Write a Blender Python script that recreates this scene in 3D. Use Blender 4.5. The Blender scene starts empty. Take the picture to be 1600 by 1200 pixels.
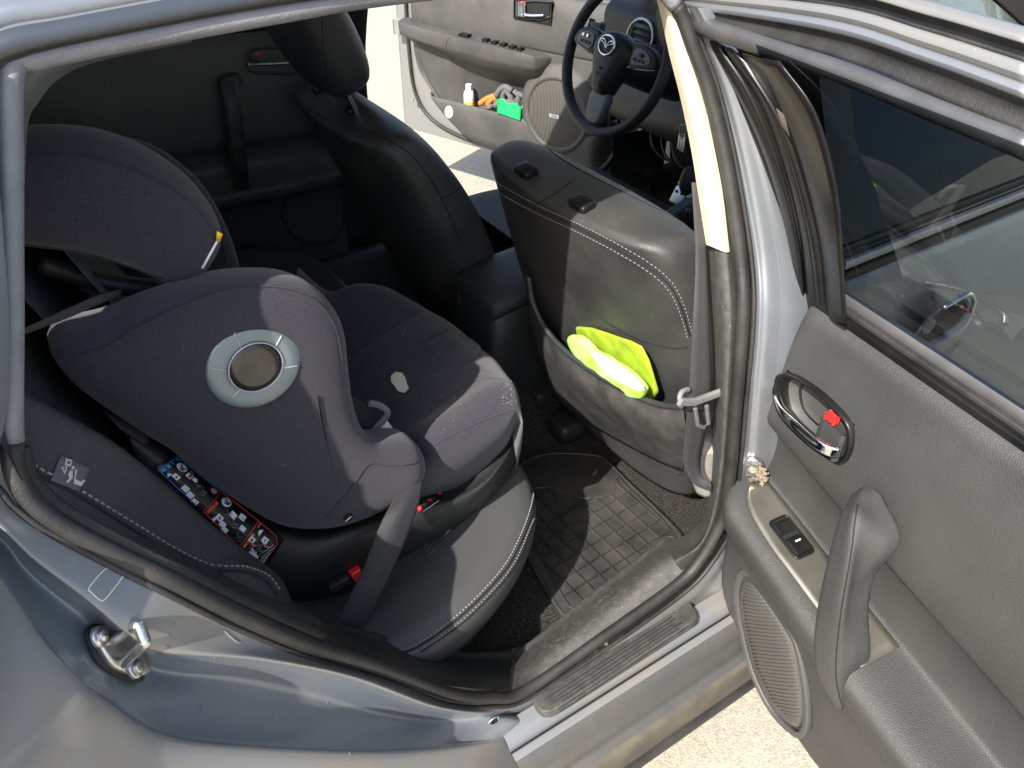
import bpy, bmesh, math, random
from mathutils import Vector, Matrix
from mathutils.bvhtree import BVHTree
random.seed(7)
SC = bpy.context.scene
COL = SC.collection
V = Vector
# ------------------------------------------------------------------ camera frame (used for laying out)
CAM = V((-0.8645, -1.3446, 1.5164)); AZ, PT, RO = map(math.radians, (56.558, 37.268, 0.435)); FP = 1234.75
_H = V((math.cos(AZ), math.sin(AZ), 0)); _Z = V((0, 0, 1)); _R0 = _H.cross(_Z)
FW = _H*math.cos(PT) - _Z*math.sin(PT); _U0 = _H*math.sin(PT) + _Z*math.cos(PT)
RT = _R0*math.cos(RO) + _U0*math.sin(RO); UP = -_R0*math.sin(RO) + _U0*math.cos(RO)
def ray(u, v): return FW + RT*((u-800)/FP) + UP*((600-v)/FP)
def onpl(u, v, o, n):
    r = ray(u, v); return CAM + r*((V(o)-CAM).dot(n)/r.dot(n))
def PX(u, v, c): return onpl(u, v, (c, 0, 0), V((1, 0, 0)))
def PY(u, v, c): return onpl(u, v, (0, c, 0), V((0, 1, 0)))
def PZ(u, v, c): return onpl(u, v, (0, 0, c), V((0, 0, 1)))
def ys(z): return -0.78 if z < .9 else -0.78 + (z-.9)*.4
def march(u, v, fn, t0=.2, t1=6):
    r = ray(u, v); t = t0
    while t < t1:
        if fn(CAM + r*t) >= 0: break
        t += .01
    a, b = t-.01, t
    for _ in range(12):
        m = (a+b)/2
        if fn(CAM + r*m) >= 0: b = m
        else: a = m
    return CAM + r*b
def SD(u, v, off=0): return march(u, v, lambda p: p.y - ys(p.z) - off)      # the car's side surface
DO, DE, DN = V((0, -.81, 0)), V((-.15, -.9887, 0)), V((-.9887, .15, 0))        # opened rear door: hinge, along, inner normal
def tumb(z): return max(0, z-.93)*.42
def DR(u, v, d=0): return march(u, v, lambda p: d + tumb(p.z) - (p-DO).dot(DN))
def DW(s, z, d=0): return DO + DE*s + DN*(d+tumb(z)) + V((0, 0, z))
TO, TE, TN = V((1.0, .85, 0)), V((-.36, .933, 0)), V((-.933, -.36, 0))
def TW(s, z, d=0): return TO + TE*s + TN*d + V((0, 0, z))
def TP(u, v, d=0): return onpl(u, v, TO + TN*d, TN)
SBN = V((-.64, 0, -.21)).normalized()
# ------------------------------------------------------------------ materials
MT = {}
def mat(name, base, rough=.5, metal=0, bump=0, bscale=400, bkind='noise', coat=0, var=0, vscale=8, base2=None, spec=.5, sheen=0, speck=0, speckc=(.5,.48,.45,1), sscale=300, bdist=.002):
    m = bpy.data.materials.new(name); m.use_nodes = True; nt = m.node_tree; b = nt.nodes['Principled BSDF']
    L = nt.links.new
    def N(t, **k):
        n = nt.nodes.new(t)
        for a, c in k.items(): setattr(n, a, c)
        return n
    b.inputs['Base Color'].default_value = (*base, 1); b.inputs['Roughness'].default_value = rough; b.inputs['Metallic'].default_value = metal
    b.inputs['Coat Weight'].default_value = coat; b.inputs['Coat Roughness'].default_value = .12; b.inputs['Specular IOR Level'].default_value = spec
    if sheen: b.inputs['Sheen Weight'].default_value = sheen; b.inputs['Sheen Roughness'].default_value = .6
    g = N('ShaderNodeTexCoord'); col = None
    if var or base2:
        n = N('ShaderNodeTexNoise'); n.inputs['Scale'].default_value = vscale; n.inputs['Detail'].default_value = 7; n.inputs['Roughness'].default_value = .62
        L(g.outputs['Object'], n.inputs['Vector'])
        r = N('ShaderNodeMapRange'); r.inputs[1].default_value = .38; r.inputs[2].default_value = .68; L(n.outputs['Fac'], r.inputs[0])
        mx = N('ShaderNodeMix', data_type='RGBA'); b2 = base2 or tuple(min(1, c*(1+var)) for c in base)
        mx.inputs[6].default_value = (*base, 1); mx.inputs[7].default_value = (*b2, 1); L(r.outputs[0], mx.inputs[0]); L(mx.outputs[2], b.inputs['Base Color']); col = mx.outputs[2]
        r2 = N('ShaderNodeMapRange'); r2.inputs[3].default_value = rough; r2.inputs[4].default_value = min(1, rough+.15); L(n.outputs['Fac'], r2.inputs[0]); L(r2.outputs[0], b.inputs['Roughness'])
    if speck:
        n = N('ShaderNodeTexNoise'); n.inputs['Scale'].default_value = sscale; n.inputs['Detail'].default_value = 2; L(g.outputs['Object'], n.inputs['Vector'])
        r = N('ShaderNodeMapRange'); r.inputs[1].default_value = 1-speck; r.inputs[2].default_value = 1-speck+.04; L(n.outputs['Fac'], r.inputs[0])
        mx = N('ShaderNodeMix', data_type='RGBA'); mx.inputs[6].default_value = (*base, 1); mx.inputs[7].default_value = speckc
        if col: L(col, mx.inputs[6])
        L(r.outputs[0], mx.inputs[0]); L(mx.outputs[2], b.inputs['Base Color'])
    if bump:
        if bkind == 'voro':
            n = N('ShaderNodeTexVoronoi', feature='DISTANCE_TO_EDGE'); n.inputs['Scale'].default_value = bscale
            r = N('ShaderNodeMapRange'); r.inputs[2].default_value = .25; L(n.outputs['Distance'], r.inputs[0]); out = r.outputs[0]
        else:
            n = N('ShaderNodeTexNoise'); n.inputs['Scale'].default_value = bscale; n.inputs['Detail'].default_value = 3; out = n.outputs['Fac']
        L(g.outputs['Object'], n.inputs['Vector'])
        bp = N('ShaderNodeBump'); bp.inputs['Strength'].default_value = bump; bp.inputs['Distance'].default_value = bdist; L(out, bp.inputs['Height']); L(bp.outputs[0], b.inputs['Normal'])
    MT[name] = m
    return m
mat('rail', (.10, .10, .104), .34, .5, base2=(.13, .13, .13), vscale=20)
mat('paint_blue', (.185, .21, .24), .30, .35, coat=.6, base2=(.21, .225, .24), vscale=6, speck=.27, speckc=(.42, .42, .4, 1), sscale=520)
mat('hi_vis_glow', (.22, .30, .015), .7, base2=(.34, .46, .015), vscale=30)
mat('paint', (.205, .225, .25), .28, .5, coat=.6, base2=(.23, .235, .24), vscale=5, speck=.26, speckc=(.42, .42, .4, 1), sscale=600)
mat('paint_dusty', (.215, .225, .235), .38, .4, coat=.4, base2=(.245, .23, .205), vscale=9, speck=.28, speckc=(.42, .40, .37, 1), sscale=480)
mat('rocker_dirt', (.060, .054, .044), .6, .1, base2=(.115, .10, .075), vscale=16, bump=.3, bscale=300)
mat('rocker_top', (.085, .086, .086), .42, .35, base2=(.115, .108, .092), vscale=11, coat=.2)
mat('channel', (.035, .042, .052), .4, coat=.3)
mat('leather_bench', (.055, .056, .056), .31, bump=.15, bscale=420, bkind='voro', base2=(.062, .062, .06), vscale=7, bdist=.0006, speck=.25, speckc=(.15, .15, .14, 1), sscale=240)
mat('grey_cover', (.22, .205, .19), .7)
mat('leather', (.020, .0215, .024), .43, bump=.45, bscale=420, bkind='voro', var=.5, vscale=11, bdist=.0006)
mat('leather_worn', (.028, .028, .028), .38, bump=.3, bscale=360, bkind='voro', base2=(.048, .048, .045), vscale=9, bdist=.0008, speck=.27, speckc=(.14, .14, .13, 1), sscale=260)
mat('fabric', (.0195, .0182, .0245), .95, bump=.8, bscale=620, sheen=.16, var=.75, vscale=420, bdist=.001, speck=.2, speckc=(.16, .15, .16, 1), sscale=210, spec=.2)
mat('pocket', (.026, .026, .025), .5, bump=.4, bscale=300, bkind='voro', base2=(.060, .058, .053), vscale=20, bdist=.001, speck=.27, speckc=(.16, .16, .14, 1), sscale=160)
mat('fabric_dark', (.016, .016, .02), .95, bump=.6, bscale=900, sheen=.15, spec=.2)
mat('door_plastic', (.033, .033, .0318), .52, bump=.38, bscale=380, bkind='voro', var=.35, vscale=6, bdist=.0010)
mat('door_smooth', (.05, .05, .048), .45, bump=.35, bscale=700, var=.3, vscale=9, bdist=.0006)
mat('far_plastic', (.045, .044, .042), .55, bump=.4, bscale=260, bkind='voro', base2=(.075, .072, .066), vscale=8, bdist=.001)
mat('black_plastic', (.017, .018, .018), .42, bump=.3, bscale=600, var=.4, vscale=8, bdist=.0006)
mat('matte_black', (.012, .012, .013), .7, bump=.3, bscale=400)
mat('dark_interior', (.006, .006, .007), .75)
mat('sill_plastic', (.040, .040, .038), .6, bump=.25, bscale=380, base2=(.068, .066, .061), vscale=70, bdist=.0008, speck=.30, speckc=(.17, .17, .155, 1), sscale=230)
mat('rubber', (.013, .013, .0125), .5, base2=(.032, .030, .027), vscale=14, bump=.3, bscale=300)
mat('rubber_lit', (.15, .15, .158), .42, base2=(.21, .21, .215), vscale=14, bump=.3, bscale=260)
mat('rubber_mat', (.020, .020, .019), .46, base2=(.05, .048, .043), vscale=13, bump=.3, bscale=500)
mat('gloss_black', (.005, .005, .0055), .24, spec=.35, base2=(.013, .012, .010), vscale=12)
mat('carpet', (.016, .0155, .015), .98, bump=1, bscale=700, speck=.50, speckc=(.075, .07, .062, 1), sscale=520, bdist=.004, spec=.1)
mat('beige', (.74, .66, .50), .6, bump=.2, bscale=500)
mat('beige_dirty', (.62, .60, .47), .7)
mat('chrome', (.80, .81, .82), .12, 1)
mat('zinc', (.72, .72, .70), .24, 1, base2=(.5, .48, .42), vscale=60)
mat('satin', (.42, .42, .43), .33, .85, base2=(.5, .5, .5), vscale=20)
mat('brushed', (.22, .21, .175), .30, .8, base2=(.27, .26, .22), vscale=18)
mat('ring_silver', (.175, .215, .235), .36, .5, coat=.25)
mat('smoke_disc', (.012, .010, .009), .18, coat=.5, base2=(.05, .042, .032), vscale=22)
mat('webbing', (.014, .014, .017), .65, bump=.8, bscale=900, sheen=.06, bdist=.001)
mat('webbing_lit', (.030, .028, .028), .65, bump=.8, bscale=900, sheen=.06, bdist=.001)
mat('buckle_grey', (.15, .15, .145), .4, var=.3, vscale=20)
mat('stitch', (.20, .20, .20), .7)
mat('scratch', (.12, .12, .11), .7)
mat('stitch_dark', (.05, .05, .05), .7)
mat('seam', (.004, .004, .005), .8)
mat('red', (.75, .02, .02), .35)
mat('amber', (.85, .5, .02), .5)
mat('white', (.8, .8, .8), .5)
mat('pink', (.8, .35, .35), .5)
mat('blue', (.02, .28, .6), .5)
mat('label_red', (.6, .05, .03), .5)
mat('label_orange', (.7, .16, .04), .5)
mat('label_black', (.008, .009, .012), .3)
mat('tag_grey', (.075, .075, .085), .75)
mat('tag_mark', (.42, .40, .35), .75)
mat('orange', (.7, .16, .03), .7)
mat('glove_grey', (.10, .10, .10), .9, bump=.5, bscale=300)
mat('green', (.01, .5, .12), .35)
mat('rust', (.075, .055, .04), .8, base2=(.25, .20, .16), vscale=60)
mat('mud', (.20, .165, .115), .9, bump=.6, bscale=200)
mat('grille', (.055, .052, .045), .6)
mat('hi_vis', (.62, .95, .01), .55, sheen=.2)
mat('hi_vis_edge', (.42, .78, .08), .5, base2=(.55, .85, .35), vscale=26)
mat('steel_grey', (.13, .14, .15), .45, .3)
mat('light_satin', (.36, .37, .38), .4, .3)
mat('lcd', (.10, .11, .12), .3)
mat('lens', (.75, .68, .55), .15, coat=1, base2=(.8, .5, .3), vscale=40)
mat('hose_teal', (.05, .10, .10), .35)
mat('pale_wall', (.75, .78, .72), .8)
mat('green_leaf', (.22, .42, .20), .7)
# sunlit ground of exposed aggregate
def ground_mat():
    m = mat('aggregate', (.34, .31, .25), .95); nt = m.node_tree; b = nt.nodes['Principled BSDF']; L = nt.links.new
    g = nt.nodes.new('ShaderNodeTexCoord'); v = nt.nodes.new('ShaderNodeTexVoronoi'); v.inputs['Scale'].default_value = 230
    n = nt.nodes.new('ShaderNodeTexNoise'); n.inputs['Scale'].default_value = 60; n.inputs['Detail'].default_value = 5
    L(g.outputs['Object'], v.inputs['Vector']); L(g.outputs['Object'], n.inputs['Vector'])
    cr = nt.nodes.new('ShaderNodeValToRGB'); e = cr.color_ramp.elements; e[0].position = .0; e[0].color = (.19, .17, .13, 1); e[1].position = 1; e[1].color = (.42, .385, .315, 1)
    x = e.new(.45); x.color = (.30, .272, .215, 1)
    sp = nt.nodes.new('ShaderNodeSeparateColor'); L(v.outputs['Color'], sp.inputs[0]); 
    ad = nt.nodes.new('ShaderNodeMath'); ad.operation = 'MULTIPLY_ADD'; ad.inputs[1].default_value = .55; L(sp.outputs[0], ad.inputs[0])
    ml = nt.nodes.new('ShaderNodeMath'); ml.operation = 'MULTIPLY'; ml.inputs[1].default_value = .5; L(n.outputs['Fac'], ml.inputs[0]); L(ml.outputs[0], ad.inputs[2])
    L(ad.outputs[0], cr.inputs[0]); L(cr.outputs[0], b.inputs['Base Color'])
    bp = nt.nodes.new('ShaderNodeBump'); bp.inputs['Strength'].default_value = .55; bp.inputs['Distance'].default_value = .002; L(v.outputs['Distance'], bp.inputs['Height']); L(bp.outputs[0], b.inputs['Normal'])
ground_mat()
def glass(name, tint, refl=1.0):
    m = bpy.data.materials.new(name); m.use_nodes = True; nt = m.node_tree; nt.nodes.clear(); L = nt.links.new
    o = nt.nodes.new('ShaderNodeOutputMaterial'); mx = nt.nodes.new('ShaderNodeMixShader'); t = nt.nodes.new('ShaderNodeBsdfTransparent'); g = nt.nodes.new('ShaderNodeBsdfGlossy')
    ge = nt.nodes.new('ShaderNodeNewGeometry'); dt = nt.nodes.new('ShaderNodeVectorMath'); dt.operation = 'DOT_PRODUCT'; L(ge.outputs['Normal'], dt.inputs[0]); L(ge.outputs['Incoming'], dt.inputs[1])
    ab = nt.nodes.new('ShaderNodeMath'); ab.operation = 'ABSOLUTE'; L(dt.outputs['Value'], ab.inputs[0]); sb = nt.nodes.new('ShaderNodeMath'); sb.operation = 'SUBTRACT'; sb.inputs[0].default_value = 1; L(ab.outputs[0], sb.inputs[1]); pw = nt.nodes.new('ShaderNodeMath'); pw.operation = 'POWER'; pw.inputs[1].default_value = 4.5; L(sb.outputs[0], pw.inputs[0]); f = nt.nodes.new('ShaderNodeMath'); f.operation = 'MULTIPLY_ADD'; f.inputs[1].default_value = .9; f.inputs[2].default_value = .062; L(pw.outputs[0], f.inputs[0]); t.inputs[0].default_value = (*tint, 1); g.inputs['Roughness'].default_value = .01
    ml = nt.nodes.new('ShaderNodeMath'); ml.operation = 'MULTIPLY'; ml.inputs[1].default_value = refl; L(f.outputs[0], ml.inputs[0])
    L(ml.outputs[0], mx.inputs[0]); L(t.outputs[0], mx.inputs[1]); L(g.outputs[0], mx.inputs[2]); L(mx.outputs[0], o.inputs[0]); MT[name] = m
glass('glass_tint', (.24, .275, .285)); glass('glass_dark', (.22, .25, .25)); glass('glass_clear', (.8, .84, .82), .8)
def perforated():
    m = mat('speaker_mesh', (.075, .068, .055), .6); nt = m.node_tree; b = nt.nodes['Principled BSDF']; L = nt.links.new
    g = nt.nodes.new('ShaderNodeTexCoord'); v = nt.nodes.new('ShaderNodeTexVoronoi'); v.inputs['Scale'].default_value = 210; v.inputs['Randomness'].default_value = 0; L(g.outputs['Object'], v.inputs['Vector'])
    r = nt.nodes.new('ShaderNodeMapRange'); r.inputs[1].default_value = .25; r.inputs[2].default_value = .45; L(v.outputs['Distance'], r.inputs[0])
    mx = nt.nodes.new('ShaderNodeMix'); mx.data_type = 'RGBA'; mx.inputs[6].default_value = (.012, .011, .01, 1); mx.inputs[7].default_value = (.07, .065, .055, 1); L(r.outputs[0], mx.inputs[0]); L(mx.outputs[2], b.inputs['Base Color'])
perforated()
# ------------------------------------------------------------------ building helpers
ROOTS = {}
def thing(name, label, cat, loc, group=None):
    o = bpy.data.objects.new(name, None); COL.objects.link(o); o.location = loc; o['label'] = label; o['category'] = cat
    if group: o['group'] = group
    o.empty_display_size = .1
    return o
def rootloc(p):
    l = V((0, 0, 0))
    while p is not None: l += p.location; p = p.parent
    return l
def link(name, bm, m, parent=None, loc=None, smooth=True, solid=0, bevel=0, recalc=True, label=None, sub=0, sharp=0):
    """bm is in world coordinates"""
    if recalc: bmesh.ops.recalc_face_normals(bm, faces=bm.faces)
    off = rootloc(parent) if parent is not None else V(loc or (0, 0, 0))
    bmesh.ops.translate(bm, verts=bm.verts, vec=-off)
    me = bpy.data.meshes.new(name); bm.to_mesh(me); bm.free()
    for x in (m if isinstance(m, (list, tuple)) else [m]): me.materials.append(MT[x])
    if smooth:
        me.polygons.foreach_set('use_smooth', [True]*len(me.polygons))
        if sharp or len(me.polygons) < 160: me.set_sharp_from_angle(angle=math.radians(sharp or 28))
    o = bpy.data.objects.new(name, me); COL.objects.link(o)
    if parent is not None: o.parent = parent
    else: o.location = off
    if solid:
        s = o.modifiers.new('solid', 'SOLIDIFY'); s.thickness = solid; s.offset = 0
    if bevel:
        s = o.modifiers.new('bevel', 'BEVEL'); s.width = bevel; s.segments = 3; s.limit_method = 'ANGLE'; s.angle_limit = .6
        if hasattr(me, 'shade_auto_smooth'): pass
    if sub:
        s = o.modifiers.new('sub', 'SUBSURF'); s.levels = sub; s.render_levels = sub
    if label: o['label'] = label
    return o
def tag(o, label, cat, group=None, kind=None):
    if label: o['label'] = label
    if cat: o['category'] = cat
    if group: o['group'] = group
    if kind: o['kind'] = kind
    return o
def cr(p0, p1, p2, p3, t):
    return (p1*2 + (p2-p0)*t + (p0*2-p1*5+p2*4-p3)*t*t + (p1*3-p0-p2*3+p3)*t*t*t)*.5
def spi(P, k, closed=False):
    """Catmull-Rom, k steps per span"""
    P = [V(p) for p in P]; n = len(P); out = []
    for i in range(n if closed else n-1):
        a = P[(i-1) % n] if closed or i > 0 else P[0]*2-P[1]
        b, c = P[i], P[(i+1) % n]
        d = P[(i+2) % n] if closed or i+2 < n else P[-1]*2-P[-2]
        for j in range(k): out.append(cr(a, b, c, d, j/k))
    if not closed: out.append(P[-1].copy())
    return out
def rs(P, n, closed=False):
    """resample a polyline to n points by arc length"""
    Q = P + [P[0]] if closed else P
    L = [0]
    for a, b in zip(Q, Q[1:]): L.append(L[-1]+(b-a).length)
    out = []; j = 0; m = n if closed else n-1
    for i in range(n):
        d = L[-1]*i/m
        while j < len(L)-2 and L[j+1] < d: j += 1
        s = (d-L[j])/max(1e-9, L[j+1]-L[j]); out.append(Q[j].lerp(Q[j+1], min(1, max(0, s))))
    return out
def sp(P, n, closed=False): return rs(spi(P, 10, closed), n, closed)
def gridbm(rows, cu=False, cv=False, bm=None, cap=False):
    bm = bm or bmesh.new(); vs = [[bm.verts.new(p) for p in r] for r in rows]; a = len(rows); b = len(rows[0])
    for i in range(a if cu else a-1):
        for j in range(b if cv else b-1):
            q = [vs[i][j], vs[i][(j+1) % b], vs[(i+1) % a][(j+1) % b], vs[(i+1) % a][j]]
            try: bm.faces.new(q)
            except ValueError: pass
    if cap and cv:
        for r in (vs[0], vs[-1]):
            try: bm.faces.new(r)
            except ValueError: pass
    return bm
def loft(curves, k=6, n=None, closed=False, lin=False, k0=8, bm=None):
    """surface through curves. n=None: matched control points; else by arc length to n points"""
    C = [spi(c, k0, closed) if n is None else sp(c, n, closed) for c in curves]
    if lin or len(C) == 2 and k == 1: rows = C
    else:
        cols = [spi([c[i] for c in C], k) for i in range(len(C[0]))]
        rows = [[cols[i][j] for i in range(len(cols))] for j in range(len(cols[0]))]
    return gridbm(rows, cv=closed, bm=bm)
def frames(P, closed, up=None):
    n = len(P); T = []
    for i in range(n):
        a = P[(i-1) % n] if closed or i > 0 else P[i]; b = P[(i+1) % n] if closed or i < n-1 else P[i]
        T.append((b-a).normalized())
    x = up or (V((0, 0, 1)) if abs(T[0].z) < .9 else V((1, 0, 0))); F = []
    for t in T:
        if up: x = up
        x = (x - t*x.dot(t)).normalized(); F.append((x, t.cross(x)))
    return F
def sweep(P, prof, closed=False, up=None, bm=None, scale=None, cap=True):
    """sweep profile [(a,b)..] closed: a along frame x(up), b along side"""
    bm = bm or bmesh.new(); F = frames(P, closed, up)
    rows = []
    for i, p in enumerate(P):
        s = scale(i/(len(P)-1)) if scale else 1
        if not isinstance(s, tuple): s = (s, s)
        rows.append([p + F[i][0]*(a*s[0]) + F[i][1]*(b*s[1]) for a, b in prof])
    return gridbm(rows, cu=closed, cv=True, bm=bm, cap=cap and not closed)
def circ(r, n=10, rx=None): return [(r*math.cos(2*math.pi*i/n), (rx or r)*math.sin(2*math.pi*i/n)) for i in range(n)]
def rrect(a, b, r=None, n=4):
    r = r if r is not None else min(a, b)*.5; out = []
    for cx, cy, t0 in ((a-r, b-r, 0), (-a+r, b-r, 90), (-a+r, -b+r, 180), (a-r, -b+r, 270)):
        for i in range(n+1):
            t = math.radians(t0+90*i/n); out.append((cx+r*math.cos(t), cy+r*math.sin(t)))
    return out
def tube(P, r, closed=False, n=10, k=8, bm=None, cap=True): return sweep(spi(P, k, closed) if k else P, circ(r, n), closed, bm=bm, cap=cap)
def box(c, s, bm=None, M=None, r=0):
    bm = bm or bmesh.new(); c = V(c); M = M or Matrix.Identity(3); st = len(bm.verts)
    g = bmesh.ops.create_cube(bm, size=1)
    for v in g['verts']: v.co = c + M @ V((v.co.x*s[0], v.co.y*s[1], v.co.z*s[2]))
    if r:
        es = list({e for v in g['verts'] for e in v.link_edges})
        bmesh.ops.bevel(bm, geom=es, offset=r, segments=3, profile=.5, affect='EDGES')
    return bm
def prism(out, vec, bm=None, r=0, seg=3):
    """extrude a planar outline by vec, with edge rounding r"""
    bm = bm or bmesh.new(); vec = V(vec); n = len(out); c = sum(out, V((0, 0, 0)))/n; L = vec.length; u = vec/L
    def ring(inset, h):
        ps = []
        for i in range(n):
            a, b, d = out[i-1], out[i], out[(i+1) % n]
            t = (d-a).normalized(); nn = t.cross(u)
            if nn.dot(b-c) > 0: nn = -nn
            ps.append(b + nn*inset + u*h)
        return ps
    rows = []
    if r:
        for k in range(seg+1):
            a = math.pi/2*k/seg; rows.append(ring(r*(1-math.sin(a)), r*(1-math.cos(a))))
        for k in range(seg+1):
            a = math.pi/2*k/seg; rows.append(ring(r*(1-math.cos(a)), L-r+r*math.sin(a)))
    else: rows = [ring(0, 0), ring(0, L)]
    return gridbm(rows, cv=True, bm=bm, cap=True)
def pillow(out, spine, nrm, hf, hb, nr=10, pw=2.3, bm=None, edge=0.0):
    """closed cushion: outline rings shrinking to a spine; rises hf along nrm and hb the other way"""
    nrm = V(nrm).normalized(); S = rs(spi(spine, 6) if len(spine) > 1 else [V(spine[0]), V(spine[0])+V((1e-5, 0, 0))], 40); near = []
    for p in out:
        near.append(min(S, key=lambda q: (q-p).length_squared))
    m = len(out)
    raw = near[:]
    for _ in range(14): near = [(near[i-1]+near[i]+near[(i+1) % m])/3 for i in range(m)]
    sm = near; near = sm
    def at_(i, s): return sm[i].lerp(out[i], s)
    rows = []
    k0 = max(1, round(nr*.2))
    for k in range(nr, k0-1, -1):
        s = math.sin(math.pi/2*k/nr); h = max(0, 1-s**pw)**(1/pw)
        rows.append([at_(i, s) + nrm*(hf*h) for i in range(m)])
    rows = rows[::-1]
    for k in range(nr-1 if not edge else nr, k0-1, -1):
        s = math.sin(math.pi/2*k/nr); h = max(0, 1-s**pw)**(1/pw)
        rows.append([at_(i, s) - nrm*(hb*h+edge) for i in range(m)])
    n0 = len(bm.faces) if bm else 0
    bm = gridbm(rows, cv=True, bm=bm, cap=True)
    bmesh.ops.triangulate(bm, faces=[f for f in bm.faces if len(f.verts) > 4])
    bmesh.ops.remove_doubles(bm, verts=bm.verts, dist=1e-5)
    return bm
def bvh(*objs):
    vs, fs = [], []
    for o in objs:
        b = len(vs); l = rootloc(o) if o.parent else o.location
        vs += [v.co + l for v in o.data.vertices]; fs += [[b+i for i in p.vertices] for p in o.data.polygons]
    return BVHTree.FromPolygons(vs, fs)
def hit(tree, u, v, off=.0015):
    r = ray(u, v).normalized(); h = tree.ray_cast(CAM, r)
    if h[0] is None: return None
    n = h[1] if h[1].dot(r) < 0 else -h[1]
    return h[0] + n*off, n
def onsurf(tree, px, k=8, off=.0015, closed=False):
    """points and normals on a surface along a smooth pixel path"""
    Q = spi([V((a, b, 0)) for a, b in px], k, closed); P = []
    for q in Q:
        h = hit(tree, q.x, q.y, off)
        if h: P.append(h)
    if len(P) < 2: print('WARN onsurf empty', px[:2]); return [(V((0, 0, -1)), V((0, 0, 1))), (V((0, 0, -1.01)), V((0, 0, 1)))]
    return P
def seam(tree, px, r, m, name, parent, k=8, closed=False, off=.0):
    P = [p for p, n in onsurf(tree, px, k, off, closed)]
    return link(name, sweep(P, circ(r, 6), closed and len(P) > 10), m, parent)
def stitches(tree, px, pitch, r, m, name, parent, off=.0008, closed=False, frac=.6):
    Q = onsurf(tree, px, 20, off, closed); P = [p for p, n in Q]
    L = sum((a-b).length for a, b in zip(P, P[1:])); N = max(4, int(L/pitch*2)); R = rs(P, N); bm = bmesh.new()
    for i in range(0, N-1, 2):
        a, b = R[i], R[i+1]; d = b-a; b = a+d*(2*frac)
        if d.length < 1e-6: continue
        sweep([a, a.lerp(b, .5), b], circ(r, 5), bm=bm)
    return link(name, bm, m, parent)
def decal(tree, poly, off=.001, bm=None):
    """a thin patch lying on a surface; poly in pixels"""
    bm = bm or bmesh.new(); vs = []
    for a, b in poly:
        h = hit(tree, a, b, off)
        if h: vs.append(bm.verts.new(h[0]))
    if len(vs) > 2: bm.faces.new(vs)
    return bm
# ------------------------------------------------------------------ ground
bm = bmesh.new(); N = 60
bmesh.ops.create_grid(bm, x_segments=4, y_segments=4, size=60)
g = link('ground', bm, 'aggregate', smooth=False); g['kind'] = 'structure'
# ------------------------------------------------------------------ the car
CAR = thing('car', 'silver grey saloon car with black leather seats and two doors standing open', 'car', (0, 0, 0))
def mixp(a, b, t): return (a[0]+(b[0]-a[0])*t, a[1]+(b[1]-a[1])*t)
def P2(px, f, *a): return [f(u, v, *a) for u, v in px]
# painted opening: matched stations from lower left, round the sill, up the door pillar
ST = [  # seal, ridge, recess, outer ridge in, outer ridge out, skin
 [(-60,700),(-60,765),(-62,785),(-62,830),(-64,850),(-70,900)],
 [(0,765),(-20,800),(-25,822),(-15,880),(-22,900),(-50,980)],
 [(22,791),(14,832),(8,850),(0,897),(-8,915),(-45,1040)],
 [(75,829),(58,872),(48,900),(30,940),(20,962),(-35,1120)],
 [(187,889),(140,932),(128,965),(75,1009),(58,1015),(-20,1190)],
 [(262,926),(205,985),(205,1020),(125,1062),(100,1066),(20,1240)],
 [(375,982),(262,1014),(255,1050),(172,1098),(145,1106),(90,1290)],
 [(487,1027),(412,1029),(385,1062),(262,1148),(240,1166),(190,1330)],
 [(600,1062),(555,1058),(520,1090),(400,1166),(390,1186),(330,1350)],
 [(702,1099),(690,1106),(660,1126),(600,1174),(600,1190),(560,1330)],
 [(770,1103),(785,1113),(790,1124),(770,1156),(775,1172),(800,1225)],
 [(826,1090),(836,1098),(850,1124),(858,1140),(868,1154),(885,1188)],
 [(950,1010),(956,1020),(970,1050),(980,1066),(990,1080),(1005,1104)],
 [(1067,926),(1073,938),(1092,980),(1104,990),(1112,1000),(1130,1022)],
 [(1110,880),(1118,892),(1130,925),(1150,950),(1165,962),(1190,985)],
 [(1142,825),(1150,835),(1162,850),(1185,872),(1205,890),(1250,900)],
 [(1152,764),(1158,764),(1178,764),(1202,764),(1222,764),(1262,764)],
 [(1165,625),(1171,625),(1188,625),(1212,625),(1232,625),(1272,625)],
 [(1176,494),(1182,494),(1198,494),(1222,494),(1242,494),(1282,494)],
 [(1172,400),(1178,400),(1194,400),(1216,400),(1236,400),(1272,400)],
 [(1150,262),(1155,262),(1168,262),(1186,262),(1200,262),(1232,262)],
 [(1124,150),(1128,150),(1138,150),(1152,150),(1164,150),(1190,150)],
 [(1097,75),(1100,75),(1108,75),(1118,75),(1128,75),(1150,75)],
 [(1072,12),(1074,12),(1080,12),(1086,12),(1092,12),(1110,12)]]
offs = [.0, -.020, .014, -.046, -.060, -.105]
def offk(k, i):
    if i >= 14: return [0, -.004, -.012, -.02, -.026, -.03][k]
    if i >= 10: return [0, -.004, -.018, -.028, -.034, -.046][k]
    return offs[k]
curves = [[SD(*ST[i][k], offk(k, i)) for i in range(len(ST))] for k in range(6)]
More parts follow.
